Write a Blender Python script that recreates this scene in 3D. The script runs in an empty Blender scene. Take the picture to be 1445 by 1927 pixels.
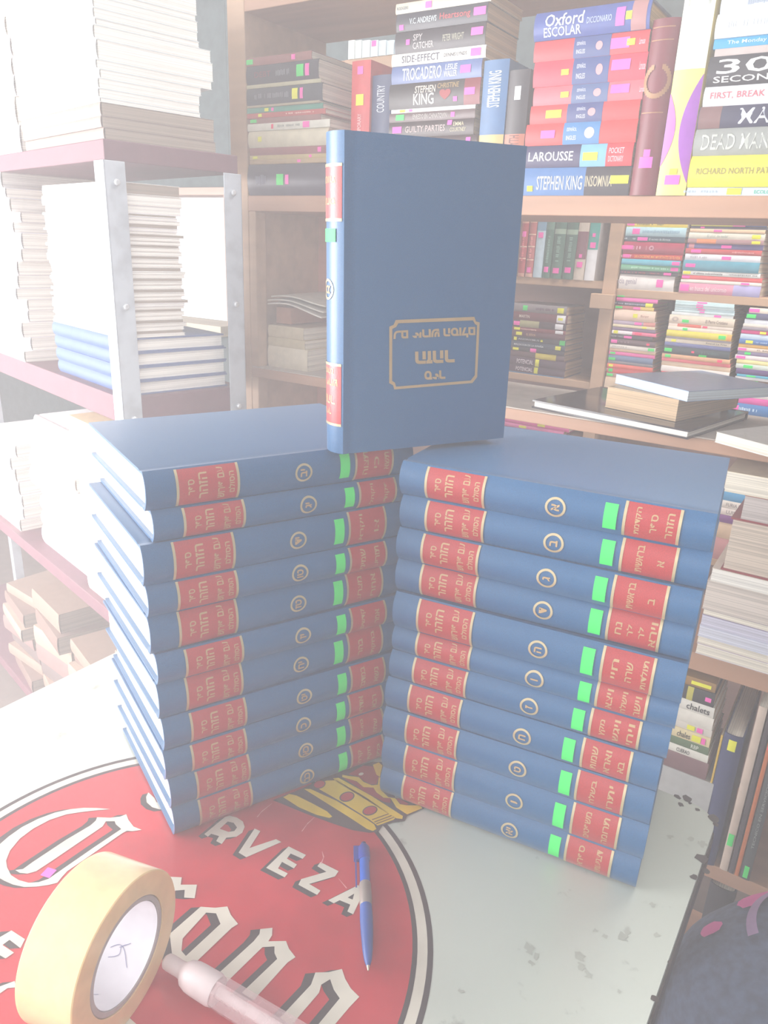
import bpy, bmesh, math, random
from mathutils import Vector as V, Matrix
from mathutils.geometry import tessellate_polygon
random.seed(7)
sc = bpy.context.scene
COL = sc.collection
# ------------------------------------------------------------ camera (z = 0 is the table top)
F, TH, RO, H = 1400.0, 0.343, 0.042, 0.5875
fw = V((0, math.cos(TH), -math.sin(TH)))
r0 = V((1, 0, 0)); u0 = r0.cross(fw)
RT = math.cos(RO)*r0 + math.sin(RO)*u0
UP = -math.sin(RO)*r0 + math.cos(RO)*u0
cd = bpy.data.cameras.new('camera'); cam = bpy.data.objects.new('camera', cd); COL.objects.link(cam)
cd.sensor_fit = 'VERTICAL'; cd.sensor_height = 36; cd.lens = 36*F/1927; cd.clip_start = 0.02
m = Matrix((RT, UP, -fw)).transposed().to_4x4(); m.translation = (0, 0, H); cam.matrix_world = m
sc.camera = cam
# ------------------------------------------------------------ world, light, exposure
w = bpy.data.worlds.new('daylight'); sc.world = w; w.use_nodes = True
w.node_tree.nodes['Background'].inputs[0].default_value = (0.93, 0.96, 1.0, 1)
w.node_tree.nodes['Background'].inputs[1].default_value = 1.45
def area(name, loc, target, sx, sy, power, col=(1, 1, 1)):
    l = bpy.data.lights.new(name, 'AREA'); l.shape = 'RECTANGLE'; l.size = sx; l.size_y = sy; l.energy = power; l.color = col
    o = bpy.data.objects.new(name, l); COL.objects.link(o); o.location = loc
    o.rotation_euler = (V(target)-V(loc)).to_track_quat('-Z', 'Y').to_euler(); return o
area('doorway_daylight', (-2.3, 0.66, 0.50), (-0.2, 0.84, 0.38), 1.6, 1.35, 270, (1.0, 0.965, 0.97))
area('aisle_fill', tuple(V((.839, -.544, 0))*-.05+V((.544, .839, 0))*1.42+V((0, 0, 1.7))), tuple(V((.839, -.544, 0))*-.15+V((.544, .839, 0))*1.8+V((0, 0, .35))), .9, .25, 34, (1, .96, .93))  # added fill lamp above the aisle, brightens the far shelf
area('front_fill', (0.25, -1.95, 1.15), (0.1, 1.0, 0.25), 2.4, 1.4, 42, (1.0, 0.96, 0.93))  # added frontal fill from behind the camera, lifts the book spines
HAZE, HG = 0.25, 0.15
sc.cycles.volume_bounces = 1
sc.view_settings.view_transform = 'Standard'; sc.view_settings.look = 'None'
sc.view_settings.exposure = -0.36; sc.view_settings.gamma = 1.0; sc.view_settings.use_curve_mapping = False
sc.cycles.max_bounces = 6; sc.cycles.use_denoising = True; sc.cycles.sample_clamp_indirect = 4
# ------------------------------------------------------------ pixel helpers (used to place real geometry)
FLOOR = -0.76
def ray(px, py): return fw + RT*((px-722.5)/F) - UP*((py-963.5)/F)
C0 = V((0, 0, H))
def onz(px, py, z=0.0):
    d = ray(px, py); return C0 + d*((z-H)/d.z)
class Fr:
    """a vertical frame: origin o, a = along the front (right), b = into the depth"""
    def __init__(s, o, ang):
        s.o = V(o); s.a = V((math.cos(ang), math.sin(ang), 0)); s.b = V((-math.sin(ang), math.cos(ang), 0))
    def P(s, x, y, z): return s.o + s.a*x + s.b*y + V((0, 0, z))
    def hit(s, px, py, T):
        d = ray(px, py); t = (T - (C0-s.o).dot(s.b))/d.dot(s.b); P = C0+d*t
        return (P-s.o).dot(s.a), P.z
    def s_at(s, px, z, T):
        n = RT*F - fw*(px-722.5)
        base = s.o + s.b*T + V((0, 0, z)) - C0
        return -base.dot(n)/s.a.dot(n)
SH = Fr((0, 0, 0), math.atan2(-.544, .839))       # frame of the table and the wooden shelves
T0, T1 = 1.15, 1.75
# ------------------------------------------------------------ materials
MATS = {}
def srgb(c):
    return tuple(((x/12.92) if x <= .04045 else ((x+.055)/1.055)**2.4) for x in (v/255 for v in c))
def mat(col, rough=.55, kind='plain', metal=0.0, name=None):
    key = (tuple(col), rough, kind, metal)
    if key in MATS: return MATS[key]
    M = bpy.data.materials.new(name or kind); M.use_nodes = True; nt = M.node_tree; B = nt.nodes['Principled BSDF']
    c = srgb(col); B.inputs['Base Color'].default_value = (*c, 1); B.inputs['Roughness'].default_value = rough; B.inputs['Metallic'].default_value = metal
    N = nt.nodes.new; Lk = nt.links.new
    tc = N('ShaderNodeTexCoord'); mp = N('ShaderNodeMapping'); Lk(tc.outputs['Object'], mp.inputs[0])
    no = N('ShaderNodeTexNoise'); Lk(mp.outputs[0], no.inputs[0])
    def mix(c1, c2, lo=.35, hi=.65):
        r = N('ShaderNodeValToRGB'); r.color_ramp.elements[0].position = lo; r.color_ramp.elements[1].position = hi
        r.color_ramp.elements[0].color = (*c1, 1); r.color_ramp.elements[1].color = (*c2, 1)
        Lk(no.outputs['Fac'], r.inputs[0]); Lk(r.outputs[0], B.inputs['Base Color']); return r
    def bump(st, dist=.001):
        b = N('ShaderNodeBump'); b.inputs['Strength'].default_value = st; b.inputs['Distance'].default_value = dist
        Lk(no.outputs['Fac'], b.inputs['Height']); Lk(b.outputs[0], B.inputs['Normal'])
    d = lambda k: tuple(min(1, x*k) for x in c)
    if kind == 'pages':
        mp.inputs['Scale'].default_value = (3, 3, 700); no.inputs['Scale'].default_value = 1.0; no.inputs['Detail'].default_value = 2
        mix(d(.72), d(1.06), .38, .6)
    elif kind == 'cloth':
        mp.inputs['Scale'].default_value = (1500, 1500, 1500); no.inputs['Scale'].default_value = 1.0; mix(d(.85), d(1.12)); bump(.35, .0004); B.inputs['Coat Weight'].default_value = .3; B.inputs['Coat Roughness'].default_value = .34; B.inputs['Sheen Weight'].default_value = .15; B.inputs['Sheen Roughness'].default_value = .45
    elif kind == 'wood':
        mp.inputs['Scale'].default_value = (1.5, 14, 14); no.inputs['Scale'].default_value = 2.2; no.inputs['Detail'].default_value = 6; mix(d(.88), d(1.06)); bump(.1)
    elif kind == 'steel':
        mp.inputs['Scale'].default_value = (8, 8, 8); no.inputs['Scale'].default_value = 3; no.inputs['Detail'].default_value = 8; mix(d(.8), d(1.08), .3, .55)
    elif kind == 'tabletop':
        mp.inputs['Scale'].default_value = (9, 9, 9); no.inputs['Scale'].default_value = 2.2; no.inputs['Detail'].default_value = 9; no.inputs['Roughness'].default_value = .65
        r = mix(d(.62), c, .31, .40)
    elif kind == 'enamel':
        mp.inputs['Scale'].default_value = (14, 14, 14); no.inputs['Scale'].default_value = 2; no.inputs['Detail'].default_value = 8; mix(d(.86), d(1.1), .3, .7)
    elif kind == 'denim':
        mp.inputs['Scale'].default_value = (30, 30, 30); no.inputs['Scale'].default_value = 3; no.inputs['Detail'].default_value = 9; mix(d(.75), d(1.35)); bump(.5)
    else:
        mp.inputs['Scale'].default_value = (60, 60, 60); no.inputs['Scale'].default_value = 1; mix(d(.94), d(1.04))
    MATS[key] = M; return M
PAGE = mat((236, 228, 212), .8, 'pages', name='page edges')
PAGEW = mat((240, 236, 228), .8, 'pages', name='white page edges')
PAGEB = mat((196, 168, 134), .85, 'pages', name='tan page edges')
STK = {'p': mat((255, 95, 190), .6, name='pink sticker'), 'y': mat((238, 236, 40), .6, name='yellow sticker'),
       'g': mat((60, 225, 105), .6, name='green sticker'), 'w': mat((240, 240, 244), .6, name='white label'), 'r': mat((250, 60, 110), .6, name='rose sticker')}
GOLD = mat((206, 188, 150), .28, metal=.45, name='gilt')
GOLDF = mat((190, 158, 116), .5, metal=.1, name='gilt lettering')
# ------------------------------------------------------------ object helpers
def mesh_obj(name, verts, faces, M, parent=None, smooth=False, mw=None):
    me = bpy.data.meshes.new(name); me.from_pydata([tuple(v) for v in verts], [], faces); me.update()
    if smooth: me.shade_smooth(); me.set_sharp_from_angle(angle=.6)
    me.materials.append(M)
    o = bpy.data.objects.new(name, me); COL.objects.link(o)
    if parent: o.parent = parent
    if mw is not None: o.matrix_world = mw
    return o
def tag(o, label, cat, group=None, kind=None):
    if label:
        if len(label.split()) > 16: print('LONGLABEL', label)
        o['label'] = label
    if cat: o['category'] = cat
    if group: o['group'] = group
    if kind: o['kind'] = kind
    return o
def empty(name, mw, label, cat, group=None):
    o = bpy.data.objects.new(name, None); o.empty_display_size = .02; COL.objects.link(o); o.matrix_world = mw
    return tag(o, label, cat, group)
def basis(x, y, z, o):
    M = Matrix((x, y, z)).transposed().to_4x4(); M.translation = o; return M
def box_vf(x0, x1, y0, y1, z0, z1):
    v = [(x0, y0, z0), (x1, y0, z0), (x1, y1, z0), (x0, y1, z0), (x0, y0, z1), (x1, y0, z1), (x1, y1, z1), (x0, y1, z1)]
    f = [(3, 2, 1, 0), (4, 5, 6, 7), (0, 1, 5, 4), (1, 2, 6, 5), (2, 3, 7, 6), (3, 0, 4, 7)]
    return v, f
def join(parts):
    V_, F_ = [], []
    for v, f in parts:
        n = len(V_); V_ += list(v); F_ += [tuple(i+n for i in q) for q in f]
    return V_, F_
def bevbox(x0, x1, y0, y1, z0, z1, b=.002):
    bm = bmesh.new(); v, f = box_vf(x0, x1, y0, y1, z0, z1)
    vs = [bm.verts.new(p) for p in v]
    for q in f: bm.faces.new([vs[i] for i in q])
    bmesh.ops.bevel(bm, geom=bm.edges[:], offset=b, segments=2, affect='EDGES', profile=.5)
    bm.verts.index_update(); r = ([tuple(v.co) for v in bm.verts], [tuple(x.index for x in f.verts) for f in bm.faces]); bm.free(); return r
def extrude_x(prof, x0, x1):
    n = len(prof)
    v = [(x0, y, z) for y, z in prof] + [(x1, y, z) for y, z in prof]
    f = [(i, (i+1) % n, n+(i+1) % n, n+i) for i in range(n)] + [tuple(range(n-1, -1, -1)), tuple(range(n, 2*n))]
    return v, f
def lathe(prof, n=28):                      # prof [(r, z)], around z
    v = []; f = []
    for r, z in prof:
        for k in range(n): a = 2*math.pi*k/n; v.append((r*math.cos(a), r*math.sin(a), z))
    for i in range(len(prof)-1):
        for k in range(n): f.append((i*n+k, i*n+(k+1) % n, (i+1)*n+(k+1) % n, (i+1)*n+k))
    f.append(tuple(range(n-1, -1, -1))); f.append(tuple((len(prof)-1)*n+k for k in range(n)))
    return v, f
TXT = {}
def text_vf(s, bold=.02, shear=0.0):
    key = (s, bold, shear)
    if key in TXT: return TXT[key]
    c = bpy.data.curves.new('t', 'FONT'); c.body = s; c.offset = bold*.5; c.resolution_u = 2; c.shear = shear
    o = bpy.data.objects.new('t', c); COL.objects.link(o)
    dg = bpy.context.evaluated_depsgraph_get(); me = bpy.data.meshes.new_from_object(o.evaluated_get(dg))
    v = [tuple(p.co) for p in me.vertices]; f = [tuple(p.vertices) for p in me.polygons]
    bpy.data.objects.remove(o); bpy.data.curves.remove(c); bpy.data.meshes.remove(me)
    if v:
        x0 = min(p[0] for p in v); x1 = max(p[0] for p in v); y0 = min(p[1] for p in v); y1 = max(p[1] for p in v)
        v = [((p[0]-x0)/(x1-x0), (p[1]-y0)/(y1-y0)) for p in v]
        asp = (x1-x0)/(y1-y0)
    else: asp = 1
    TXT[key] = (v, f, asp); return TXT[key]
# ------------------------------------------------------------ books
def spine_y(z, T, B): return -B*(1-abs(2*z/T-1)**2.3)
def cover_vf(L, W, T, B, c, hard=True):
    n = 8; arc = [(spine_y(T*k/n, T, B), T*k/n) for k in range(n+1)]
    g = .0012 if hard else 0.0
    pr = [(W, 0), (.012, 0)] + ([(.008, g), (.004, 0)] if hard else []) + arc + ([(.004, T), (.008, T-g)] if hard else []) + [(.012, T), (W, T), (W, T-c), (.012, T-c)]
    arci = [(spine_y(T*k/n, T, B)+c, min(max(T*k/n, c), T-c)) for k in range(n, -1, -1)]
    pr += arci + [(.012, c), (W, c)]
    return extrude_x(pr, 0, L)
def patch_vf(x0, x1, z0, z1, T, B, off=.0004, n=6):
    v = []; f = []
    for k in range(n+1):
        z = z0+(z1-z0)*k/n; y = spine_y(z, T, B)-off
        v += [(x0, y, z), (x1, y, z)]
    for k in range(n): f.append((2*k, 2*k+1, 2*k+3, 2*k+2))
    return v, f
def spine_text(s, x0, x1, zc, h, T, B, vertical=False, off=.0007, bold=.02):
    """horizontal: reads along +x. vertical: letters' up = -x, line runs along z (x0..x1 letter height, h = line length)"""
    v, f, a = text_vf(s, bold)
    o = []
    for p in v:
        if vertical: x = x1-(x1-x0)*p[1]; z = zc-h/2+h*p[0]
        else: x = x0+(x1-x0)*p[0]; z = zc-h/2+h*p[1]
        o.append((x, spine_y(min(max(z, 0), T), T, B)-off, z))
    return o, f
def scribble_vf(x0, x1, zc, h, T, B):
    x = x0; parts = []
    while x < x1:
        wd = random.uniform(.0012, .0035)
        if random.random() < .8: parts.append(patch_vf(x, min(x+wd, x1), zc-h/2*random.uniform(.6, 1), zc+h/2*random.uniform(.6, 1), T, B, .0006, 2))
        x += wd+.0009
    return join(parts) if parts else None
def make_book(name, L, W, T, col, mw, label, cat, group=None, hard=False, B=None, pages=PAGE, bands=(), titles=(), stickers=(), rough=.4, kind='plain', scrib=None, pg=True):
    """local frame: x along the spine, y from the spine (facing -y) to the fore edge, z thickness"""
    root = empty(name, mw, label, cat, group)
    if B is None: B = min(.006, T*.16) if hard else min(.0025, T*.08)
    c = .0026 if hard else .0007
    c = min(c, T*.22)
    M = mat(col, rough, kind)
    v, f = cover_vf(L, W, T, B, c, hard); mesh_obj('cover', v, f, M, root, True)
    if pg:
        o = .003 if hard else .0006
        v, f = box_vf(o, L-o, .002, W-(o if hard else .0008), c, T-c); mesh_obj('page_block', v, f, pages, root)
    for b in bands:
        x0, x1, bc = b[:3]
        v, f = patch_vf(x0, x1, T*.0, T*1.0, T, B, .00035); mesh_obj('spine_band', v, f, mat(bc, rough), root, True)
    for t in titles:
        s, x0, x1, tc, hf = t[:5]; zf = t[5] if len(t) > 5 else .5
        v, f = spine_text(s, x0, x1, T*zf, T*hf, T, B); 
        if v: mesh_obj('title', v, f, mat(tc, .5), root)
    if scrib:
        r = scribble_vf(scrib[0], scrib[1], T*.5, T*.34, T, B)
        if r: mesh_obj('title', r[0], r[1], mat(scrib[2], .5), root)
    for s in stickers:
        k, x = s[:2]; wd = s[2] if len(s) > 2 else .016; hf = s[3] if len(s) > 3 else .62; zf = s[4] if len(s) > 4 else .5
        v, f = patch_vf(x-wd/2, x+wd/2, T*zf-T*hf/2, T*zf+T*hf/2, T, B, .001); mesh_obj('price_sticker', v, f, STK[k], root, True)
    return root
ORD = ['top', 'second', 'third', 'fourth', 'fifth', 'sixth', 'seventh', 'eighth', 'ninth', 'tenth', 'eleventh', 'twelfth', 'thirteenth', 'fourteenth', 'fifteenth', 'sixteenth', 'seventeenth', 'eighteenth', 'nineteenth', 'twentieth'] + ['twenty-'+x for x in ('first', 'second', 'third', 'fourth', 'fifth', 'sixth', 'seventh', 'eighth', 'ninth')] + ['thirtieth']+['thirty-'+x for x in ('first', 'second', 'third', 'fourth', 'fifth', 'sixth', 'seventh', 'eighth', 'ninth')]
def stack(fr, T, off, scl, ents, W, where, group, base=None, Lfix=None, hard=(), flip=False, setback=0.0, noun='paperback', pages=PAGE, ext=0.0, smin=None):
    """ents, top to bottom: (xL, yT, yB, xR, colour, colour word, extras) in the pixels of an enlarged detail of the photograph"""
    cv = lambda x, y: (off[0]+x/scl, off[1]+y/scl)
    rows = []
    for e in ents:
        xL, yT, yB, xR = e[:4]
        s0, zT = fr.hit(*cv(xL, yT), T); s1, zB = fr.hit(*cv(xL, yB), T)
        rows.append([s0, zT, zB, xR, e])
    z = rows[-1][2] if base is None else base
    n = len(rows)
    for i in range(n-1, -1, -1):
        s0, zT, zB, xR, e = rows[i]
        zT = max(zT, z+.003); Tk = zT-z-.0002; zm = z+Tk/2
        L = Lfix or (fr.s_at(off[0]+xR/scl, zm, T)-s0)
        s0 -= ext; L += ext
        sm_ = smin if smin is not None else (sPr+.003 if T < 1.5 else None)
        if sm_ is not None and s0 < sm_: L -= sm_-s0; s0 = sm_
        ex = e[6] if len(e) > 6 else {}
        cx = lambda x: fr.s_at(off[0]+x/scl, zm, T)-s0
        tt = [(t[0], cx(t[1]), cx(t[2])) + tuple(t[3:]) for t in ex.get('t', ())]
        bb = [(cx(b[0]), cx(b[1]), b[2]) for b in ex.get('b', ())]
        bb = [(max(0.0002, min(L-.0002, b[0])), max(.0002, min(L-.0002, b[1])), b[2]) for b in bb]
        ss = [(s[0], min(max(cx(s[1]), .009), L-.009)) + tuple(s[2:]) for s in ex.get('s', ())]
        sk = ex.get('k'); sk = (cx(sk[0]), cx(sk[1]), sk[2]) if sk else None
        j = random.uniform(-.0015, .0015); yaw = random.uniform(-.012, .012)
        Wk = W*ex.get('w', random.uniform(.95, 1.03))
        o = fr.P(s0, T+setback+j, z)
        M = basis(fr.a, fr.b, V((0, 0, 1)), o)@Matrix.Rotation(yaw, 4, 'Z')
        if flip: M = basis(-fr.a, -fr.b, V((0, 0, 1)), fr.P(s0+L, T+setback+Wk+j, z))@Matrix.Rotation(yaw, 4, 'Z')
        hd = ex.get('h', hard is True)
        wd = ex.get('n', noun)
        pos = 'bottom' if (i == n-1 and n > 1) else ORD[i]
        lab = (f"{e[5]} {wd}, topmost in {where}" if i == 0 else f"{e[5]} {wd}, {'lowest' if pos=='bottom' else pos+' down'} in {where}") if n > 1 else f"{e[5]} {wd} {where}"
        make_book(ex.get('name', 'hardcover_book' if hd else 'paperback_book'), L, Wk, Tk, e[4], M, lab, 'book', group, hard=hd, bands=bb, titles=tt, stickers=ss, scrib=sk, pages=ex.get('pg', pages), rough=ex.get('r', .38), B=ex.get('B'))
        z = zT
    return z
def upright(fr, T, off, scl, xl, xr, ym, yT, yB, col, word, where, group, W=.15, base=None, hard=False, bands=(), stickers=(), titles=(), pages=PAGE, scrib=None, rough=.4, noun='book', B=None, name=None, setback=0):
    """a book standing upright, spine to the front; bands/stickers measured as fractions of the height"""
    cv = lambda x, y: (off[0]+x/scl, off[1]+y/scl)
    s0, _ = fr.hit(*cv(xl, ym), T); s1, _ = fr.hit(*cv(xr, ym), T)
    _, zB = fr.hit(*cv((xl+xr)/2, yB), T); 
    # height: find z at the column s for pixel row yT
    sm = (s0+s1)/2; P = fr.P(sm, T, 0)-C0; py = off[1]+yT/scl
    n = UP*F + fw*(py-963.5); zT = -(P.dot(n))/n.z
    if base is not None: zB = base
    Lh = zT-zB; Tk = s1-s0-.0004
    M = basis(V((0, 0, 1)), fr.b, V((0, 0, 1)).cross(fr.b), fr.P(s1, T+setback, zB))
    return make_book(name or ('hardcover_book' if hard else 'paperback_book'), Lh, W, Tk, col, M, f"{word} {noun} {where}", 'book', group, hard=hard,
              bands=[(a*Lh, b*Lh, c) for a, b, c in bands], stickers=[(s[0], s[1]*Lh, s[2] if len(s) > 2 else .012, s[3] if len(s) > 3 else .6) for s in stickers],
              titles=[(t[0], t[1]*Lh, t[2]*Lh)+tuple(t[3:]) for t in titles], pages=pages, scrib=(scrib[0]*Lh, scrib[1]*Lh, scrib[2]) if scrib else None, rough=rough, B=B)
def board(name, fr, x0, x1, y0, y1, z0, z1, M, parent=None, b=.0015, kind=None):
    """a bevelled board given in a frame's coordinates; a child is placed relative to its root at the same frame"""
    v, f = bevbox(x0, x1, y0, y1, z0, z1, b)
    o = mesh_obj(name, v, f, M, parent)
    if parent is None: o.matrix_world = basis(fr.a, fr.b, V((0, 0, 1)), fr.o)
    if kind: o['kind'] = kind
    return o
def flat_poly(name, polys, z, M, parent, zstep=0):
    """polygons (lists of world xy, optional holes) as one flat mesh at height z"""
    vs = []; fs = []
    for k, pl in enumerate(polys):
        rings = pl if isinstance(pl[0], list) else [pl]
        pts = [V((p[0], p[1], 0)) for r in rings for p in r]
        tri = tessellate_polygon([[V((p[0], p[1], 0)) for p in r] for r in rings])
        n = len(vs); vs += [(p.x, p.y, z+k*zstep) for p in pts]
        for t in tri:
            a, b, c = (pts[i] for i in t)
            fs.append(tuple(n+i for i in (t if (b-a).cross(c-a).z > 0 else t[::-1])))
    return mesh_obj(name, vs, fs, M, parent)
# ============================================================ SETTING
wallM = mat((92, 104, 106), .9, 'enamel', name='grey wall')
floorM = mat((105, 90, 84), .8, 'enamel', name='floor')
v, f = box_vf(-4, 3.2, -1.5, 5, FLOOR-.05, FLOOR); tag(mesh_obj('floor', v, f, floorM), None, None, kind='structure')
TW = 2.45
sL, zWt = SH.hit(433, 368, TW); _, zWb = SH.hit(433, 612, TW)
o = board('wall_back', SH, sL, 1.04, TW, TW+.1, FLOOR, 2.2, wallM, kind='structure')
o = board('wall_back_lintel', SH, sL-3.2, sL-.0005, TW, TW+.1, zWt+.03, 2.2, wallM, kind='structure'); o.name = 'wall_upper'
o = board('wall_lower', SH, sL-3.2, sL-.0005, TW, TW+.1, FLOOR, zWb-.046, wallM, kind='structure')
creamM = mat((226, 212, 190), .6, 'wood', name='cream painted wood'); pinkM = mat((205, 172, 158), .6, 'wood', name='window wood')
v, f = join([bevbox(sL-3.2, sL, TW-.03, TW+.12, zWt, zWt+.03), bevbox(sL-.01, sL, TW-.03, TW+.12, zWb, zWt)])
o = mesh_obj('window_1', v, f, pinkM, mw=basis(SH.a, SH.b, V((0, 0, 1)), SH.o)); o['kind'] = 'structure'
board('window_sill', SH, sL-3.2, sL, TW-.08, TW+.12, zWb-.045, zWb, creamM, kind='structure').name = 'trim_1'
o = board('wall_right', SH, 1.05, 1.15, -1.0, TW+.1, FLOOR, 2.2, wallM, kind='structure')
v, f = box_vf(-3.2, 2.6, 0.55, 5, 2.2, 2.28); tag(mesh_obj('ceiling', v, f, mat((150, 145, 140), .9, 'enamel')), None, None, kind='structure')
# ============================================================ TABLE
table = empty('metal_table', basis(SH.a, SH.b, V((0, 0, 1)), V((0, 0, FLOOR))), 'white and red enamelled beer table with chipped dark edges under the blue books', 'table')
TX0, TX1, TY0, TY1 = -.857, -.042, -.03, .785
def rrect(x0, x1, y0, y1, r, n=6):
    o = []
    for cx, cy, a0 in ((x1-r, y1-r, 0), (x0+r, y1-r, 90), (x0+r, y0+r, 180), (x1-r, y0+r, 270)):
        for k in range(n+1): a = math.radians(a0+90*k/n); o.append((cx+r*math.cos(a), cy+r*math.sin(a)))
    return o
def prism(pts, z0, z1):
    n = len(pts); v = [(x, y, z0) for x, y in pts]+[(x, y, z1) for x, y in pts]
    return v, [tuple(range(n-1, -1, -1)), tuple(range(n, 2*n))]+[(i, (i+1) % n, n+(i+1) % n, n+i) for i in range(n)]
hz = -FLOOR
v, f = prism(rrect(TX0, TX1, TY0, TY1, .03), hz-.012, hz)
mesh_obj('tabletop', v, f, mat((190, 196, 186), .32, 'tabletop', name='stained white enamel'), table)
darkM = mat((58, 48, 46), .6, 'steel', name='rusty dark steel')
v, f = prism(rrect(TX0-.002, TX1+.002, TY0-.002, TY1+.002, .031), hz-.05, hz-.0125)
mesh_obj('rim', v, f, darkM, table)
for x in (TX0+.05, TX1-.05):
    for y in (TY0+.05, TY1-.05):
        v, f = bevbox(x-.015, x+.015, y-.015, y+.015, 0, hz-.051, .003); mesh_obj('leg', v, f, darkM, table)
# --- the round beer emblem, printed flat on the enamel (world xy, table top z = 0)
class Rel:                                       # child of the table drawn in world coordinates
    pass
def tprint(name, polys, z, M, zstep=0):
    inv = table.matrix_world.inverted()
    o = flat_poly(name, polys, z, M, None, zstep)
    for vv in o.data.vertices: vv.co = inv @ vv.co
    o.parent = table; return o
cx, cy = -0.1912, 0.5033
def circle(r, n=120): return [(cx+r*math.cos(2*math.pi*k/n), cy+r*math.sin(2*math.pi*k/n)) for k in range(n)]
blackM = mat((58, 50, 52), .4, 'enamel', name='black print'); redM = mat((182, 42, 54), .33, 'enamel', name='red print')
whiteM = mat((206, 200, 186), .35, 'enamel', name='white print'); yelM = mat((222, 186, 42), .4, 'enamel', name='yellow print'); dredM = mat((150, 32, 42), .4, 'enamel', name='dark red print')
tprint('emblem_ring', [circle(.2515)], .0002, blackM)
tprint('emblem_ring', [circle(.2465)], .0003, whiteM)
tprint('emblem_ring', [circle(.2375)], .0004, blackM)
tprint('emblem_field', [circle(.2330)], .0005, redM)
def cp(off, scl, pts): return [tuple(onz(off[0]+x/scl, off[1]+y/scl, 0)[:2]) for x, y in pts]
A = ((0, 1480), 4.817); Bc = ((300, 1640), 3.6125); Cc = ((360, 1500), 4.014); Dc = ((500, 1420), 4.516); Ec = ((0, 1580), 4.129)
def mirror_line(*a): return None
brand = []
brand.append(cp(*A, [(1000, 212), (880, 202), (760, 200), (640, 212), (500, 243), (350, 298), (200, 375), (80, 460), (0, 530), (-60, 600), (-100, 680), (-90, 760), (-40, 815), (40, 862), (120, 897), (220, 918), (330, 915), (440, 900), (520, 880), (560, 830), (610, 775), (880, 590), (1110, 430), (1150, 408), (1200, 412), (1285, 400), (1210, 370), (1165, 310), (1145, 258), (1090, 280), (1000, 290), (880, 285), (870, 315), (820, 360), (600, 490), (300, 690), (210, 755), (140, 765), (180, 790), (250, 797), (330, 775), (500, 662), (930, 370), (960, 322), (1040, 322), (1050, 350), (1100, 392), (850, 560), (440, 845), (350, 875), (260, 880), (170, 855), (100, 810), (65, 740), (55, 680), (90, 590), (180, 480), (300, 390), (450, 310), (600, 260), (740, 238), (880, 222)]))
O1 = [(70, 430), (280, 245), (380, 252), (462, 243), (485, 300), (535, 362), (490, 390), (230, 640), (180, 690), (100, 660), (85, 560)]
O1h = [(158, 462), (318, 285), (385, 290), (415, 362), (180, 580), (150, 545)]
brand.append([cp(*Bc, O1), cp(*Bc, O1h)])
sh = lambda L_, dx, dy: [(x+dx, y+dy) for x, y in L_]
brand.append([cp(*Bc, [(x*1.0-520, y-115) for x, y in O1]), cp(*Bc, [(x-520, y-115) for x, y in O1h])])
brand.append(cp(*Bc, [(60, 40), (152, 45), (145, 95), (255, 95), (240, 187), (168, 183), (172, 130), (110, 135), (-60, 290), (-130, 250)]))
brand.append(cp(*Bc, [(685, 397), (768, 388), (765, 440), (740, 480), (860, 478), (880, 530), (925, 588), (870, 625), (640, 880), (560, 830), (800, 600), (782, 560), (782, 515), (700, 520), (690, 530), (430, 785), (350, 745), (640, 480), (680, 430)]))
brand.append(cp(*Bc, [(820, 1000), (1030, 775), (1060, 692), (1150, 690), (1240, 668), (1262, 735), (1300, 800), (1358, 858), (1290, 930), (1180, 1060), (1090, 1160), (1010, 1130), (1225, 868), (1185, 810), (1160, 738), (1100, 775), (1085, 830), (940, 1000), (900, 1060)]))
cerv = [[cp(*Cc, [(98, 285), (255, 155), (290, 145), (345, 160), (390, 190), (403, 230), (385, 275), (340, 305), (265, 312), (230, 360), (188, 338), (210, 300), (150, 283), (125, 305)]), cp(*Cc, [(215, 245), (275, 190), (320, 200), (345, 235), (325, 262), (280, 268)])],
        cp(*Cc, [(478, 243), (522, 262), (440, 390), (640, 323), (680, 345), (415, 460), (357, 425)]),
        cp(*Cc, [(735, 378), (866, 443), (840, 472), (750, 432), (722, 470), (797, 515), (775, 545), (685, 495), (655, 545), (728, 582), (705, 612), (565, 540)]),
        cp(*Cc, [(975, 497), (1112, 565), (1085, 605), (890, 662), (975, 712), (950, 745), (808, 668), (830, 625), (1020, 570), (952, 528)]),
        [cp(*Cc, [(1262, 670), (1285, 720), (1270, 790), (1222, 892), (1178, 870), (1200, 818), (1120, 785), (1075, 808), (1032, 785)]), cp(*Cc, [(1180, 765), (1230, 735), (1218, 780)])],
        cp(*A, [(1345, 60), (1325, 100), (1330, 150), (1380, 195), (1450, 215), (1560, 200), (1500, 150), (1420, 150), (1400, 110)])]
extra = [cp(*Ec, [(-60, 800), (90, 712), (195, 780), (160, 850), (75, 785), (20, 825), (110, 885), (45, 930), (-80, 860)]), cp(*Ec, [(-60, 1170), (115, 1105), (125, 1155), (60, 1160), (-40, 1230)]), cp(*Ec, [(960, 1420), (1010, 1395), (1060, 1440), (1000, 1500)])]
def shadow(polys, off, k=5):
    out = []
    for p in polys:
        rings = p if isinstance(p[0], list) else [p]
        for i in range(1, k+1):
            out.append([[(x+off[0]*i/k, y+off[1]*i/k) for x, y in r] for r in rings])
    return out
for p_ in brand+extra: tprint('letter_shadow', shadow([p_], (-.0085, -.0012), 6), .0007, blackM, .000002)
for p_ in cerv: tprint('letter_shadow', shadow([p_], (-.0055, -.0030), 5), .0007, blackM, .000002)
for p_ in brand+cerv+extra: tprint('emblem_letter', [p_], .0010, whiteM)
d = lambda pts: cp(*Dc, pts)
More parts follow.
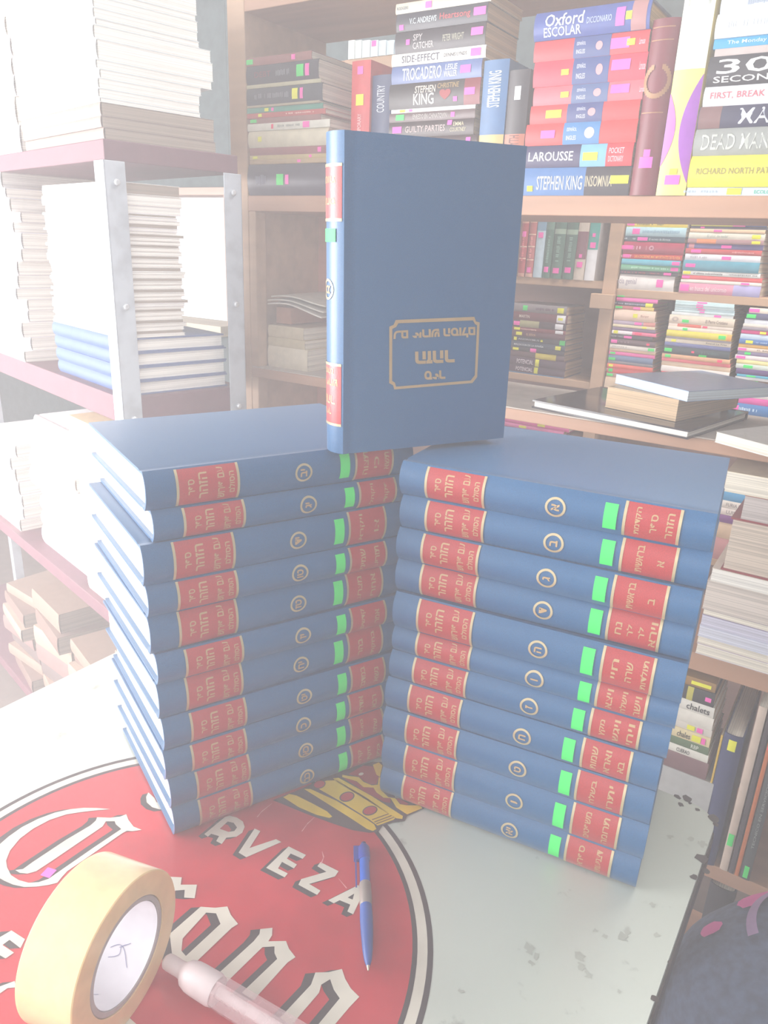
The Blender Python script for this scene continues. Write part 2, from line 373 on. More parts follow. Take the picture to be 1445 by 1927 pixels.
tprint('crown_outline', [d([(60, 395), (250, 320), (330, 285), (420, 240), (560, 170), (700, 130), (900, 70), (1000, 70), (990, 210), (1100, 370), (1350, 462), (1200, 530), (1180, 570), (1080, 585), (990, 612), (960, 660), (880, 672), (740, 650), (560, 590), (330, 505), (150, 430)])], .0012, mat((74, 60, 62), .4, 'enamel', name='crown outline brown'))
tprint('crown', [d([(148, 370), (200, 342), (260, 355), (400, 425), (520, 490), (565, 535), (540, 547), (430, 520), (280, 455)]),
                 d([(325, 300), (380, 300), (600, 400), (800, 520), (920, 600), (940, 640), (910, 658), (860, 640), (700, 535), (500, 410)]),
                 d([(400, 262), (520, 228), (600, 225), (850, 370), (1100, 548), (1085, 562), (950, 612), (880, 560), (660, 420), (460, 305)]),
                 d([(570, 210), (620, 205), (900, 360), (1165, 530), (1160, 555), (1110, 550), (850, 390), (600, 235)])], .0013, yelM)
tprint('crown_lining', [d([(650, 195), (760, 230), (830, 285), (915, 290), (940, 330), (1000, 375), (1060, 380), (1060, 420), (1000, 410), (850, 330), (700, 235)]),
                        d([(700, 175), (830, 100), (920, 110), (960, 200), (940, 260), (890, 262), (830, 230), (790, 195)]), d([(1100, 385), (1130, 380), (1215, 425), (1200, 435), (1150, 430)])], .0014, dredM)
def dell(x, y, rx, ry, rot=-15):
    o = []
    for k in range(20):
        a = 2*math.pi*k/20; u = rx*math.cos(a); w_ = ry*math.sin(a); q = math.radians(rot); o.append((x+u*math.cos(q)-w_*math.sin(q), y+u*math.sin(q)+w_*math.cos(q)))
    return d(o)
tprint('crown_scallop', [d([(650, 180), (700, 190), (790, 200), (830, 240), (900, 270), (950, 265), (960, 200), (985, 205), (990, 320), (1040, 370), (1100, 380), (1140, 430), (1200, 440), (1310, 440), (1330, 465), (1200, 518), (1110, 460), (1060, 380), (1000, 375), (940, 330), (915, 290), (830, 285), (770, 235), (650, 200)]), d([(910, 95), (960, 75), (990, 100), (970, 200), (940, 180)])], .0015, yelM)
tprint('crown_gem', [dell(690, 367, 66, 42), dell(885, 485, 66, 40), dell(455, 262, 55, 36)], .00145, mat((74, 60, 62), .4, 'enamel'))
tprint('crown_gem', [dell(690, 367, 56, 34), dell(885, 485, 56, 32), dell(455, 262, 46, 30)], .0016, redM)
tprint('crown_pearl', [dell(810, 175, 22, 12)], .0017, whiteM)
tprint('crown_line', [d([(900, 560), (1040, 510), (1046, 516), (906, 567)]), d([(920, 580), (1065, 525), (1071, 531), (926, 587)]), d([(935, 595), (1085, 540), (1090, 546), (941, 602)])], .0016, mat((120, 84, 40), .5))
chips = []
for px, py, r in ((1280, 1514, .004), (1298, 1512, .0025), (1312, 1524, .003), (1344, 1540, .007), (1346, 1552, .004), (1321, 1617, .007), (1306, 1651, .004), (1231, 1879, .004), (1259, 1811, .002), (1330, 1640, .004), (1275, 1500, .004), (1292, 1503, .006)):
    P = onz(px, py, 0); chips.append([(P.x+r*random.uniform(.6, 1.2)*math.cos(k*.7), P.y+r*random.uniform(.6, 1.2)*math.sin(k*.7)) for k in range(9)])
for c_ in chips: tprint('paint_chip', [c_], .0004, darkM)
scr = mat((214, 150, 150), .5, name='worn print')
def scratch(pts, wd, M):
    for (a, b), (c_, d_) in zip(pts, pts[1:]):
        p, q = onz(a, b, 0), onz(c_, d_, 0); t = (q-p).normalized(); n_ = V((-t.y, t.x, 0))*wd/2
        tprint('scratch', [[tuple((p-n_*.3)[:2]), tuple((q-n_)[:2]), tuple((q+n_)[:2]), tuple((p+n_*.3)[:2])]], .0018, M)
scratch([(606, 1605), (609, 1616), (604, 1628)], .0012, scr); scratch([(512, 1514), (492, 1530), (484, 1540)], .0008, scr); scratch([(592, 1540), (578, 1553), (568, 1567)], .0008, scr); scratch([(637, 1656), (652, 1674)], .001, scr)
smM = mat((172, 176, 166), .5, 'enamel', name='grimy smudge')
for px, py, r in ((996, 1786, .006), (1010, 1800, .004), (1090, 1800, .005), (1094, 1818, .004), (1120, 1752, .003), (1172, 1765, .006), (1180, 1752, .004), (1138, 1762, .003), (1226, 1702, .004), (1236, 1760, .003), (1165, 1866, .0022), (868, 1866, .003), (1260, 1575, .005), (1320, 1588, .006), (1300, 1578, .004), (1000, 1812, .003), (1108, 1836, .004)):
    P = onz(px, py, 0); k0 = random.uniform(0, 6)
    tprint('smudge', [[(P.x+r*random.uniform(.3, 1.3)*math.cos(k*.52+k0), P.y+r*random.uniform(.3, 1.3)*math.sin(k*.52+k0)) for k in range(12)]], .0003, smM)
P = onz(91, 1643, 0); tprint('price_sticker', [[(P.x-.006, P.y-.004), (P.x+.004, P.y-.007), (P.x+.007, P.y+.003), (P.x-.003, P.y+.006)]], .0012, STK['p'])
# ============================================================ THE BLUE SET
BLUE = (26, 90, 136); REDL = (176, 46, 50)
HEB = ['א', 'ב', 'ג', 'ד', 'ה', 'ו', 'ז', 'ח', 'ט', 'י', 'יא', 'יב', 'יג', 'יד', 'טו', 'טז', 'יז', 'יח', 'יט', 'כ', 'כא', 'כב', 'כג']
SEC = [['הקדמת', 'ספר', 'הזהר'], ['בראשית', 'א'], ['בראשית', 'ב'], ['נח', 'לך', 'לך', 'וירא'], ['חיי', 'שרה', 'תולדות'], ['ויצא', 'וישלח', 'וישב'], ['מקץ', 'ויגש', 'ויחי'], ['שמות', 'וארא', 'בא'], ['בשלח', 'יתרו'], ['משפטים', 'תרומה'], ['ספרא', 'דצניעותא'], ['תצוה', 'כי', 'תשא'], ['ויקהל', 'פקודי'], ['ויקרא', 'צו'], ['שמיני', 'תזריע'], ['מצרע', 'אחרי'], ['קדשים', 'אמר'], ['בהר', 'בחקתי'], ['במדבר', 'נשא'], ['אדרא', 'רבא'], ['בהעלתך', 'שלח'], ['קרח', 'חקת', 'בלק'], ['פנחס', 'מטות']]
L0, W0 = .28, .203
S1, S2, S3, S4 = .0974*L0, .3043*L0, .7478*L0, .9083*L0
rev = lambda s: s[::-1]
blueM = mat(BLUE, .4, 'cloth', name='blue book cloth'); redLM = mat(REDL, .38, 'cloth', name='red label cloth')
def ring_vf(xc, zc, r0_, r1_, T, B, off):
    v = []; f = []; n = 28
    for k in range(n):
        a = 2*math.pi*k/n
        for r in (r0_, r1_):
            z = zc+r*math.sin(a); v.append((xc+r*math.cos(a), spine_y(min(max(z, 0), T), T, B)-off, z))
    for k in range(n): k2 = (k+1) % n; f.append((2*k, 2*k+1, 2*k2+1, 2*k2))
    return v, f
def volume(i, mw, T, label, group, W0=W0):
    root = empty('encyclopedia_volume', mw, label, 'book', group)
    B = .0075
    v, f = cover_vf(L0, W0, T, B, .003); mesh_obj('cover', v, f, blueM, root, True)
    v, f = box_vf(.004, L0-.004, .001, W0-.005, .003, T-.003); mesh_obj('page_block', v, f, PAGEW, root)
    for a, b in ((S1, S2), (S3, S4)):
        v, f = patch_vf(a, b, .0012, T-.0012, T, B, .0005, 12); lb = mesh_obj('spine_label', v, f, redLM, root, True)
        for q0_, q1_ in ((a-.0006, a+.0018), (b-.0018, b+.0006)):
            v, f = patch_vf(q0_, q1_, .001, T-.001, T, B, .0008, 12); mesh_obj('gilt_rule', v, f, GOLD, lb, True)
    k = T/.036
    lines = [('ספר', S1+.010, .006, .014), ('הזהר', S1+.020, .008, .024), ('עם פירוש', S1+.0375, .0065, .029), ('הסולם', S1+.0475, .006, .020)]
    parts = [spine_text(rev(s), x, x+h, T*.52, ln*k, T, B, True, bold=.035) for s, x, h, ln in lines]
    v, f = join(parts); mesh_obj('gilt_title', v, f, GOLDF, root)
    sec = SEC[i]; nn = len(sec); parts = []
    for q, s in enumerate(sec):
        x = S3+(S4-S3)*(q+.75)/(nn+.6)
        parts.append(spine_text(rev(s), x, x+.0055, T*.52, min(.026, .006*len(s))*k, T, B, True, bold=.035))
    v, f = join(parts); mesh_obj('gilt_title', v, f, GOLDF, root)
    xc = (S2+S3)/2+.004
    v, f = join([ring_vf(xc, T/2, .0071, .0092, T, B, .0006)]); rg = mesh_obj('roundel', v, f, GOLD, root)
    s = rev(HEB[i]); ln_ = min(.0118, .0070*text_vf(s, .06)[2]); v, f = spine_text(s, xc-.0036, xc+.0036, T/2, ln_, T, B, True, .0007, .06); mesh_obj('numeral', v, f, GOLDF, rg)
    sx = S3-.0115+random.uniform(-.001, .001)
    v, f = patch_vf(sx-.0055, sx+.0055, T*.17, T*.86, T, B, .0010, 8); mesh_obj('price_sticker', v, f, STK['g'], root, True)
    return root, T, B
lx, ly, lyaw = -.2086, .6119, .5821; rx, ry, ryaw = .0144, .6897, -.446
ZL = [0.3968, 0.3603, 0.3298, 0.29, 0.258, 0.218, 0.185, 0.145, 0.108, 0.074, 0.0373, 0.0019]
ZR = [0.3950, 0.3615, 0.3276, 0.2937, 0.2581, 0.2183, 0.1885, 0.1552, 0.1184, 0.0796, 0.0382, 0.0019]
SHL = [-0.0011, 0.0038, -0.0079, -0.0059, -0.0059, -0.0021, -0.0024, -0.0001, -0.0013, 0.002, 0.0038]
SHR = [0.0022, 0.0043, 0.0026, 0.0019, 0.003, 0.0022, 0.0004, -0.0026, -0.0029, -0.0024, -0.0037]
for side, (x, y, yaw, Z, S, w0) in enumerate(((rx, ry, ryaw, ZR, SHR, 'right'), (lx, ly, lyaw, ZL, SHL, 'left'))):
    for k in range(11):
        ja = random.uniform(-.008, .008) if k else 0; jy = random.uniform(-.003, .003) if k else 0
        M = Matrix.Translation((x, y, Z[k+1]+.0002))@Matrix.Rotation(yaw+ja, 4, 'Z')@Matrix.Translation((S[k], jy, 0))
        pos = 'topmost' if k == 0 else ('lowest' if k == 10 else ORD[k]+' down')
        volume(k+11*side, M, Z[k]-Z[k+1]-.0004, f"blue volume with red spine labels, {pos} in the {w0} stack on the table", f'matching blue volumes in the {w0} stack')
# the upright volume, upside down, front cover towards the camera
P0 = V((-.036, .695, .3975)); yaw = .454; Xc = V((math.cos(yaw), math.sin(yaw), 0)); Nb = V((-math.sin(yaw), math.cos(yaw), 0))
tilt = Matrix.Rotation(math.radians(1.3), 4, V((math.sin(yaw), -math.cos(yaw), 0)))
# local x (head->?) : the head with the title label is at the bottom, spine on the left, thickness into the depth
TS = .036
P0 = P0 - Xc*.0065
M = Matrix.Translation(P0)@Matrix.Rotation(math.radians(-1.0), 4, Nb)@Matrix.Translation(-P0)@basis(V((0, 0, 1)), Xc, V((0, 0, 1)).cross(Xc), P0)
sb, TSs, TB = volume(22, M, TS, 'blue volume standing upside down on the two stacks, gilt frame on its cover', None, .184)
# cover printing lies on local z = 0 (facing the camera)
def cov(px, py):
    dd = ray(px, py); n = Nb; t = (P0-C0).dot(n)/dd.dot(n); P = C0+dd*t - P0; return (P.z, P.dot(Xc))
def cov_mesh(name, polys, z):
    vs = []; fs = []
    for rings in polys:
        pts = [p for r in rings for p in r]
        tri = tessellate_polygon([[V((a, b, 0)) for a, b in r] for r in rings]); n = len(vs); vs += [(a, b, z) for a, b in pts]
        fs += [tuple(n+i for i in t) for t in tri]
    return mesh_obj(name, vs, fs, GOLDF, sb)
Kc = lambda x, y: cov(720+x/7.225, 590+y/7.225)
outer = [Kc(*p) for p in ((200, 100), (1265, 78), (1285, 140), (1335, 155), (1290, 895), (1225, 975), (165, 1042), (150, 985), (98, 955), (112, 190), (170, 165))]
inner = [Kc(*p) for p in ((235, 145), (1245, 125), (1270, 175), (1298, 195), (1258, 870), (1200, 940), (190, 1005), (175, 950), (138, 925), (152, 220), (205, 195))]
cov_mesh('gilt_frame', [[outer, inner]], -.0008)
def cov_text(s, x0, x1, y0, y1, slope, bold):
    v, f, a = text_vf(rev(s), bold); vs = []
    for p in v:      # upside down: reading starts at the photo's left, letter tops point down
        px = x1-(x1-x0)*p[0]; py = y0+(y1-y0)*p[1]+slope*(px-x0); a_, b_ = Kc(px, py); vs.append((a_, b_, -.0008))
    mesh_obj('gilt_title', vs, f, GOLDF, sb)
cov_text('עם פירוש הסולם', 165, 1275, 245, 385, -.03, .09)
cov_text('הזהר', 455, 990, 535, 705, -.03, .09)
cov_text('ספר', 575, 860, 800, 920, -.03, .1)
# ============================================================ THINGS ON THE TABLE
def tape():
    R0, R1, wd = .0622, .0389, .0505
    n = V((math.cos(.329), -math.sin(.329), 0)); a = V((math.sin(.329), math.cos(.329), 0)); k = V((0, 0, 1))
    M = basis(a, k, -n if a.cross(k).dot(n) < 0 else n, V((-.2071, .4331, R0+.0004)))
    root = empty('packing_tape_roll', M, 'roll of tan packing tape standing on its edge, nearest the camera', 'tape')
    TM = mat((230, 200, 154), .22, name='tan adhesive tape'); B = TM.node_tree.nodes['Principled BSDF']; B.inputs['Subsurface Weight'].default_value = .35; B.inputs['Subsurface Radius'].default_value = (.02, .012, .006); B.inputs['Subsurface Scale'].default_value = .5
    def tube(ro, ri, h, nseg=96):
        v = []; f = []; bv = .0008
        pr = [(ri, -h/2), (ro-bv, -h/2), (ro, -h/2+bv), (ro, h/2-bv), (ro-bv, h/2), (ri, h/2)]; m_ = len(pr)
        for q in range(nseg):
            t = 2*math.pi*q/nseg
            for r, z in pr: v.append((r*math.cos(t), r*math.sin(t), z))
        for q in range(nseg):
            q2 = (q+1) % nseg
            for j in range(m_): j2 = (j+1) % m_; f.append((q*m_+j, q2*m_+j, q2*m_+j2, q*m_+j2))
        return v, f
    v, f = tube(R0, R1+.0045, wd); mesh_obj('tape_winding', v, f, TM, root, True)
    v, f = tube(R1+.0044, R1, wd-.0012); c = mesh_obj('cardboard_core', v, f, mat((176, 168, 166), .8, name='grey board core'), root, True)
    v, f = tube(R1+.0001, R1-.0004, wd-.003); mesh_obj('core_lining', v, f, mat((196, 194, 200), .6, name='white core lining'), root, True)
    # faint printed marks on the lining
    gm = mat((112, 112, 150), .6, name='faint print'); vs = []; fs = []
    def stroke(pts, wdt=.0005):
        for (t0, z0), (t1, z1) in zip(pts, pts[1:]):
            dx, dz = (t1-t0)*R1, z1-z0; l = math.hypot(dx, dz) or 1; nx, nz = -dz/l*wdt/2, dx/l*wdt/2; n0 = len(vs)
            for tt, zz, s in ((t0, z0, 1), (t0, z0, -1), (t1, z1, -1), (t1, z1, 1)):
                th = tt+s*nx/R1; vs.append(((R1-.0007)*math.cos(th), (R1-.0007)*math.sin(th), zz+s*nz))
            fs.append((n0, n0+1, n0+2, n0+3))
    for base in (2.75, 4.15, 5.3, .9):
        stroke([(base+.25*math.sin(k*.4)*.6-.012*k, -.012+.0022*k) for k in range(11)])
        stroke([(base-.18+.03*k, -.010+.0035*math.sin(k*.5)+.0012*k) for k in range(12)])
        stroke([(base+.20-.02*k, .004-.0012*k) for k in range(8)])
    mesh_obj('printed_mark', vs, fs, gm, root)
tape()
def cyl_between(prof, A_, B_, n=24):
    """lathe profile (r, t) with t from 0..1 along A_->B_"""
    d_ = (B_-A_); L = d_.length; q = d_.to_track_quat('Z', 'Y').to_matrix().to_4x4(); q.translation = A_
    v, f = lathe([(r, t*L) for r, t in prof], n); return v, f, q
def pen():
    A_ = onz(693, 1828, .006); B_ = onz(684, 1588, .006); A_.z = B_.z = .0068
    v, f, q = cyl_between([(.0008, 0), (.0014, .012)], A_, B_); root = empty('ballpoint_pen', q, 'blue retractable ballpoint pen lying on the red emblem', 'pen')
    bM = mat((30, 84, 176), .25, name='translucent blue plastic'); L = (B_-A_).length
    def part(nm, pr, M): v, f = lathe([(r, t*L) for r, t in pr], 24); return mesh_obj(nm, v, f, M, root, True)
    part('tip', [(.0007, 0), (.0015, .03)], mat((200, 190, 170), .3, metal=.8))
    part('grip', [(.0016, .03), (.0034, .07), (.0046, .14), (.0056, .26), (.0060, .36), (.0056, .46)], mat((40, 78, 150), .45, name='blue rubber grip'))
    part('collar', [(.0056, .46), (.0058, .47), (.0058, .63), (.0054, .64)], mat((150, 140, 134), .4, metal=.3, name='worn grey collar'))
    part('barrel', [(.0050, .64), (.0050, .84)], bM)
    part('cap', [(.0056, .84), (.0062, .86), (.0060, .95), (.0040, .975)], mat((36, 60, 150), .3))
    part('button', [(.0028, .975), (.0026, 1.0)], mat((24, 40, 104), .35))
    qi = q.inverted().to_3x3(); side = (qi@V((-1, 0, 0))); side.z = 0; side.normalize(); up = V((0, 0, 1)); w_ = side.cross(up)
    def clip(t0, t1, r0_, r1_, hw):
        v = []
        for t in (t0, t1):
            for r in (r0_, r1_):
                for s in (-1, 1): v.append(tuple(side*r+w_*(hw*s)+up*(t*L)))
        f = [(0, 1, 3, 2), (4, 6, 7, 5), (0, 2, 6, 4), (1, 5, 7, 3), (0, 4, 5, 1), (2, 3, 7, 6)]; return v, f
    v, f = join([clip(.84, .965, .004, .0105, .0018), clip(.62, .845, .0078, .0092, .0018)])
    mesh_obj('clip', v, f, mat((36, 60, 150), .3), root)
pen()
def tube_():
    A_ = onz(312, 1811, .011); B_ = onz(600, 1985, .0125); A_.z = .0135; B_.z = .0135
    v, f, q = cyl_between([(.01, 0), (.01, 1)], A_, B_); L = (B_-A_).length
    root = empty('plastic_tube', q, 'clear plastic tube with a frosted white nozzle lying beside the tape roll', 'tube')
    fr_ = mat((240, 226, 226), .45, name='frosted plastic'); b = fr_.node_tree.nodes['Principled BSDF']; b.inputs['Transmission Weight'].default_value = .35
    v, f = lathe([(.0045, 0), (.0062, .002), (.0066, .006), (.0064, .016), (.0070, .020), (.0105, .024), (.0122, .030), (.0126, .036), (.0128, .052), (.0118, .056)], 32); mesh_obj('nozzle_cap', v, f, fr_, root, True)
    cl = mat((226, 200, 202), .2, name='clear plastic'); b = cl.node_tree.nodes['Principled BSDF']; b.inputs['Alpha'].default_value = .36
    n = 8; v, f = lathe([(.0118, .056), (.0126, .060), (.0130, L)], n); mesh_obj('barrel', v, f, cl, root)
    v, f = lathe([(.0045, .057), (.0045, L-.002)], 16); mesh_obj('inner_stem', v, f, fr_, root, True)
tube_()
# ============================================================ NEAR WOODEN SHELF (frame SH, front plane T0)
woodM = mat((176, 134, 108), .55, 'wood', name='honey wood'); woodL = mat((190, 156, 126), .55, 'wood', name='pale wood'); panelM = mat((206, 146, 126), .6, 'wood', name='reddish plywood')
topM = mat((186, 176, 166), .5, 'enamel', name='grey laminate')
D0 = .24
sPl = SH.hit(430, 150, T0)[0]; sPr = SH.hit(462, 150, T0)[0]
zM = SH.hit(1150, 368, T0)[1]; zMb = SH.hit(1272, 409, T0)[1]
zG = SH.hit(1348, 828, T0)[1]; zGb = SH.hit(1367, 858, T0)[1]
zK = SH.hit(1307, 1228, T0)[1]; zKb = SH.hit(1302, 1260, T0)[1]
zT_ = SH.hit(530, 10, T0)[1]
zJ = SH.hit(1350, 1632, T0)[1]
SX = .40
shelf = empty('wooden_bookshelf', basis(SH.a, SH.b, V((0, 0, 1)), V((0, 0, 0))), 'honey wood open bookshelf standing right behind the table', 'bookshelf')
board('end_panel', SH, sPl, sPr, T0, T0+D0, FLOOR, zT_+.4, woodL, shelf)
board('shelf_board', SH, sPr, SX, T0, T0+D0, zMb, zM, woodM, shelf)
board('shelf_board', SH, sPr, SX, T0, T0+D0, zGb, zG-.002, woodM, shelf)
board('laminate_top', SH, sPr+.001, SX, T0+.002, T0+D0, zG-.002, zG, topM, shelf, b=.0005)
board('shelf_board', SH, sPr, SX, T0, T0+D0, zKb, zK, woodM, shelf)
board('shelf_board', SH, sPr, SX, T0, T0+D0, zJ-.028, zJ, woodM, shelf)
board('shelf_board', SH, sPr, SX, T0, T0+D0, zT_, zT_+.03, woodM, shelf)
sB = SH.s_at(760, .5, T0+D0)
board('back_panel', SH, sPr, sB, T0+D0-.02, T0+D0-.012, zG, zMb, panelM, shelf, b=.0005)
board('back_panel', SH, sPr, sB, T0+D0-.02, T0+D0-.012, FLOOR, zGb, panelM, shelf, b=.0005)
board('corner_strip', SH, sPr, sPr+.018, T0+.001, T0+.03, zG, zMb, woodL, shelf)
board('corner_strip', SH, sPr, sPr+.018, T0+.001, T0+.03, zK, zGb, woodL, shelf)
board('end_panel', SH, SX, SX+.025, T0, T0+D0, FLOOR, zT_+.4, woodL, shelf)
xu = SH.s_at(1412, zJ-.1, T0)
board('divider', SH, xu, xu+.03, T0+.002, T0+D0-.02, FLOOR, zJ-.028, woodM, shelf)
board('divider', SH, xu+.05, xu+.09, T0+.002, T0+D0-.02, FLOOR, zJ-.028, woodM, shelf)
K2_ = ((440, 0), 4.25); K3_ = ((720, 0), 4.25); K4_ = ((960, 0), 2.979)
# left cubicle stack
stack(SH, T0, *K2_, [
 (95, 470, 535, 625, (150, 92, 88), 'maroon', {'s': [('g', 130), ('p', 480, .009)]}),
 (85, 537, 685, 680, (44, 46, 60), 'black', {'s': [('g', 535), ('p', 593, .009)], 't': [('DEBT', 170, 300, (120, 44, 56), .3)], 'k': (340, 450, (120, 120, 130))}),
 (100, 685, 714, 695, (188, 182, 150), 'pale beige thin', {}),
 (105, 715, 848, 705, (58, 64, 76), 'dark slate', {'s': [('y', 490, .013), ('p', 542, .007)], 'k': (170, 440, (120, 120, 130))}),
 (105, 850, 868, 690, (170, 158, 130), 'thin buff', {}),
 (100, 869, 911, 710, (70, 150, 130), 'sea green', {'s': [('y', 265, .010), ('p', 312, .006)]}),
 (105, 912, 950, 735, (190, 78, 74), 'red and orange', {'s': [('y', 215, .009)], 'k': (420, 660, (230, 180, 170))}),
 (125, 951, 995, 700, (150, 100, 96), 'dull maroon', {'s': [('g', 160)]}),
 (115, 996, 1050, 780, (226, 222, 208), 'white', {'s': [('p', 590, .015, .8), ('r', 318, .005)], 'k': (360, 540, (170, 170, 160))}),
 (125, 1054, 1184, 760, (222, 212, 186), 'thick cream', {'s': [('y', 222, .009, .3)], 'h': True}),
 (130, 1186, 1245, 750, (150, 84, 84), 'brick red', {'s': [('p', 685, .008)]}),
 (130, 1246, 1280, 750, (196, 172, 120), 'yellowish', {'s': [('y', 175, .012), ('p', 612, .006)]}),
 (130, 1281, 1315, 750, (186, 158, 120), 'buff', {'s': [('p', 528, .008)]}),
 (120, 1317, 1490, 760, (66, 64, 80), 'dark navy', {'s': [('g', 382, .017, .35), ('p', 438, .008, .3)], 'k': (170, 290, (110, 110, 130)), 'h': True})],
 .17, 'the stack in the left cubicle', 'books stacked in the upper left cubicle', base=zM)
# middle stack
BK = (38, 36, 44)
stack(SH, T0, *K3_, [
 (110, 35, 115, 870, (214, 204, 176), 'cream', {'s': [('p', 372, .011)], 't': [('RODGERS', 120, 210, (90, 110, 130), .3)]}),
 (120, 118, 262, 845, (34, 38, 52), 'black and silver', {'s': [('p', 785, .020, .42, .55), ('p', 162, .008, .28, .22)], 't': [('V.C. ANDREWS', 225, 440, (210, 220, 225), .32), ('Heartsong', 465, 710, (190, 66, 72), .45)]}),
 (105, 265, 435, 825, (36, 30, 40), 'black', {'s': [('p', 760, .020, .34, .62), ('p', 208, .007, .25)], 't': [('SPY', 248, 320, (196, 190, 190), .3, .68), ('CATCHER', 248, 412, (196, 190, 190), .3, .3), ('PETER WRIGHT', 485, 655, (170, 168, 150), .3)]}),
 (80, 442, 525, 828, (236, 232, 222), 'white', {'s': [('p', 750, .017)], 't': [('SIDE-EFFECT', 160, 460, (70, 72, 90), .6), ('DENNIS LYNDS', 497, 680, (80, 80, 90), .3)]}),
 (75, 538, 660, 795, (86, 108, 158), 'pale blue', {'s': [('p', 668, .018, .42)], 't': [('TROCADERO', 160, 475, (232, 236, 244), .7), ('LESLIE', 505, 600, (232, 236, 244), .32, .7), ('WALLER', 495, 600, (232, 236, 244), .32, .33)]}),
 (60, 680, 870, 785, (32, 26, 30), 'black and red', {'b': [(655, 790, (120, 28, 40))], 's': [('p', 702, .018, .27), ('p', 588, .007, .18, .25)], 't': [('STEPHEN', 262, 425, (226, 216, 200), .28, .72), ('KING', 252, 415, (240, 236, 230), .44, .34), ('CHRISTINE', 440, 610, (168, 140, 90), .2, .8), ('♥', 460, 550, (150, 34, 40), .4, .45)]}),
 (70, 880, 906, 740, (240, 238, 232), 'thin white', {'s': [('y', 160, .010), ('p', 225, .006)]}),
 (60, 912, 980, 745, (96, 78, 78), 'greyish brown', {'s': [('g', 146, .016), ('p', 568, .007, .5)], 't': [('ENREDO EN CHINATOWN', 248, 520, (190, 184, 180), .5)]}),
 (60, 985, 1105, 740, (44, 28, 30), 'very dark brown', {'s': [('p', 125, .018, .42), ('p', 545, .008, .3, .8)], 't': [('GUILTY PARTIES', 190, 510, (190, 170, 168), .4), ('EMMA', 575, 660, (190, 180, 150), .25, .7), ('COURTNEY', 550, 680, (190, 180, 150), .25, .35)]}),
 (60, 1108, 1230, 760, (52, 30, 34), 'dark wine', {'s': [('p', 692, .008, .3, .7)]}),
 (60, 1232, 1380, 740, (70, 60, 70), 'dusky', {}),
 (60, 1382, 1540, 740, (60, 70, 96), 'slate blue', {})],
 .115, 'the tall stack behind the upright blue book', 'paperbacks in the middle stack', base=zM, pages=PAGEB)
upright(SH, T0, *K3_, 790, 990, 820, 478, 1540, (56, 104, 150), 'blue', 'with a framed picture, right of the middle stack', 'upright paperbacks beside the middle stack', W=.11, base=zM, bands=[(.34, .46, (200, 172, 110)), (.0, .3, (44, 40, 58))], titles=[('STEPHEN KING', .66, .92, (226, 226, 220), .5)], stickers=[('p', .16, .008, .18)])
upright(SH, T0, *K3_, 995, 1158, 860, 558, 1540, (44, 42, 48), 'black', 'with an orange panel, left of the dictionaries', 'upright paperbacks beside the middle stack', W=.11, base=zM, bands=[(.30, .50, (176, 100, 76))], titles=[('FORSYTH', .31, .49, (90, 50, 44), .5)], stickers=[('w', .82, .018, .3)])
def dic(c, bl, ytop, sty, ribbon=None): return c
RD = (206, 48, 58)
dt = [('ESPAÑOL', 375, 425, (210, 214, 226), .2, .7), ('INGLES', 375, 425, (210, 214, 226), .2, .3), ('Larousse', 728, 762, (236, 190, 200), .3)]
stack(SH, T0, *K4_, [
 (150, 78, 222, 795, (52, 78, 150), 'glossy blue dictionary', {'t': [('Oxford', 205, 420, (236, 240, 248), .45, .66), ('ESCOLAR', 200, 410, (210, 220, 240), .32, .25), ('DICCIONARIO', 440, 580, (170, 186, 226), .22)], 's': [('p', 628, .012, .62), ('y', 676, .008, .28)], 'b': [(690, 775, (170, 120, 120))], 'h': True, 'n': 'hardback'}),
 (140, 236, 345, 780, RD, 'red and blue pocket dictionary', {'b': [(358, 565, (44, 72, 132))], 's': [('p', 620, .026, .5), ('y', 681, .011, .3)], 't': dt+[('●', 475+8, 525-4, (206, 150, 156), .42)]}),
 (140, 350, 488, 765, (204, 44, 70), 'red and blue dictionary', {'b': [(352, 555, (44, 72, 132))], 's': [('p', 622, .026, .4, .6), ('y', 311, .011, .22)], 't': dt+[('●', 475+8, 525-4, (206, 150, 156), .42)]}),
 (135, 492, 590, 748, (206, 92, 104), 'faded red dictionary', {'b': [(345, 550, (66, 92, 140))], 's': [('p', 617, .026, .45, .6), ('y', 307, .012, .3)], 't': dt+[('●', 460+8, 515-4, (206, 150, 156), .42)]}),
 (118, 596, 695, 727, (206, 52, 56), 'bright red dictionary', {'b': [(320, 520, (48, 66, 124))], 's': [('y', 246, .024, .42)], 't': dt[:2]+[('●', 430+8, 485-4, (206, 150, 156), .42)]}),
 (95, 700, 815, 712, (206, 50, 52), 'red and sky blue dictionary', {'b': [(300, 505, (56, 122, 176))], 's': [('p', 215, .022, .36)], 't': [('ESPAÑOL', 320, 375, (220, 226, 236), .2, .7), ('INGLES', 320, 375, (220, 226, 236), .2, .3), ('●', 420, 475, (224, 200, 196), .5)]}),
 (92, 820, 936, 690, (34, 34, 84), 'navy and red dictionary', {'b': [(395, 540, (110, 170, 214)), (540, 690, (196, 40, 52))], 's': [('y', 452, .022, .36, .45)], 't': [('LAROUSSE', 105, 355, (236, 236, 242), .42, .5), ('POCKET', 555, 640, (240, 190, 196), .25, .68), ('DICTIONARY', 555, 640, (240, 190, 196), .25, .32)]}),
 (80, 942, 1085, 668, (62, 112, 168), 'blue and black', {'b': [(418, 670, (36, 34, 44))], 's': [('y', 612, .026, .28, .55), ('y', 115, .009, .2, .25)], 't': [('STEPHEN KING', 150, 405, (196, 200, 206), .5, .45), ('INSOMNIA', 420, 572, (180, 170, 140), .38)]})],
 .12, 'the dictionary stack', 'dictionaries on the upper board', base=zM, noun='book', pages=PAGEB)
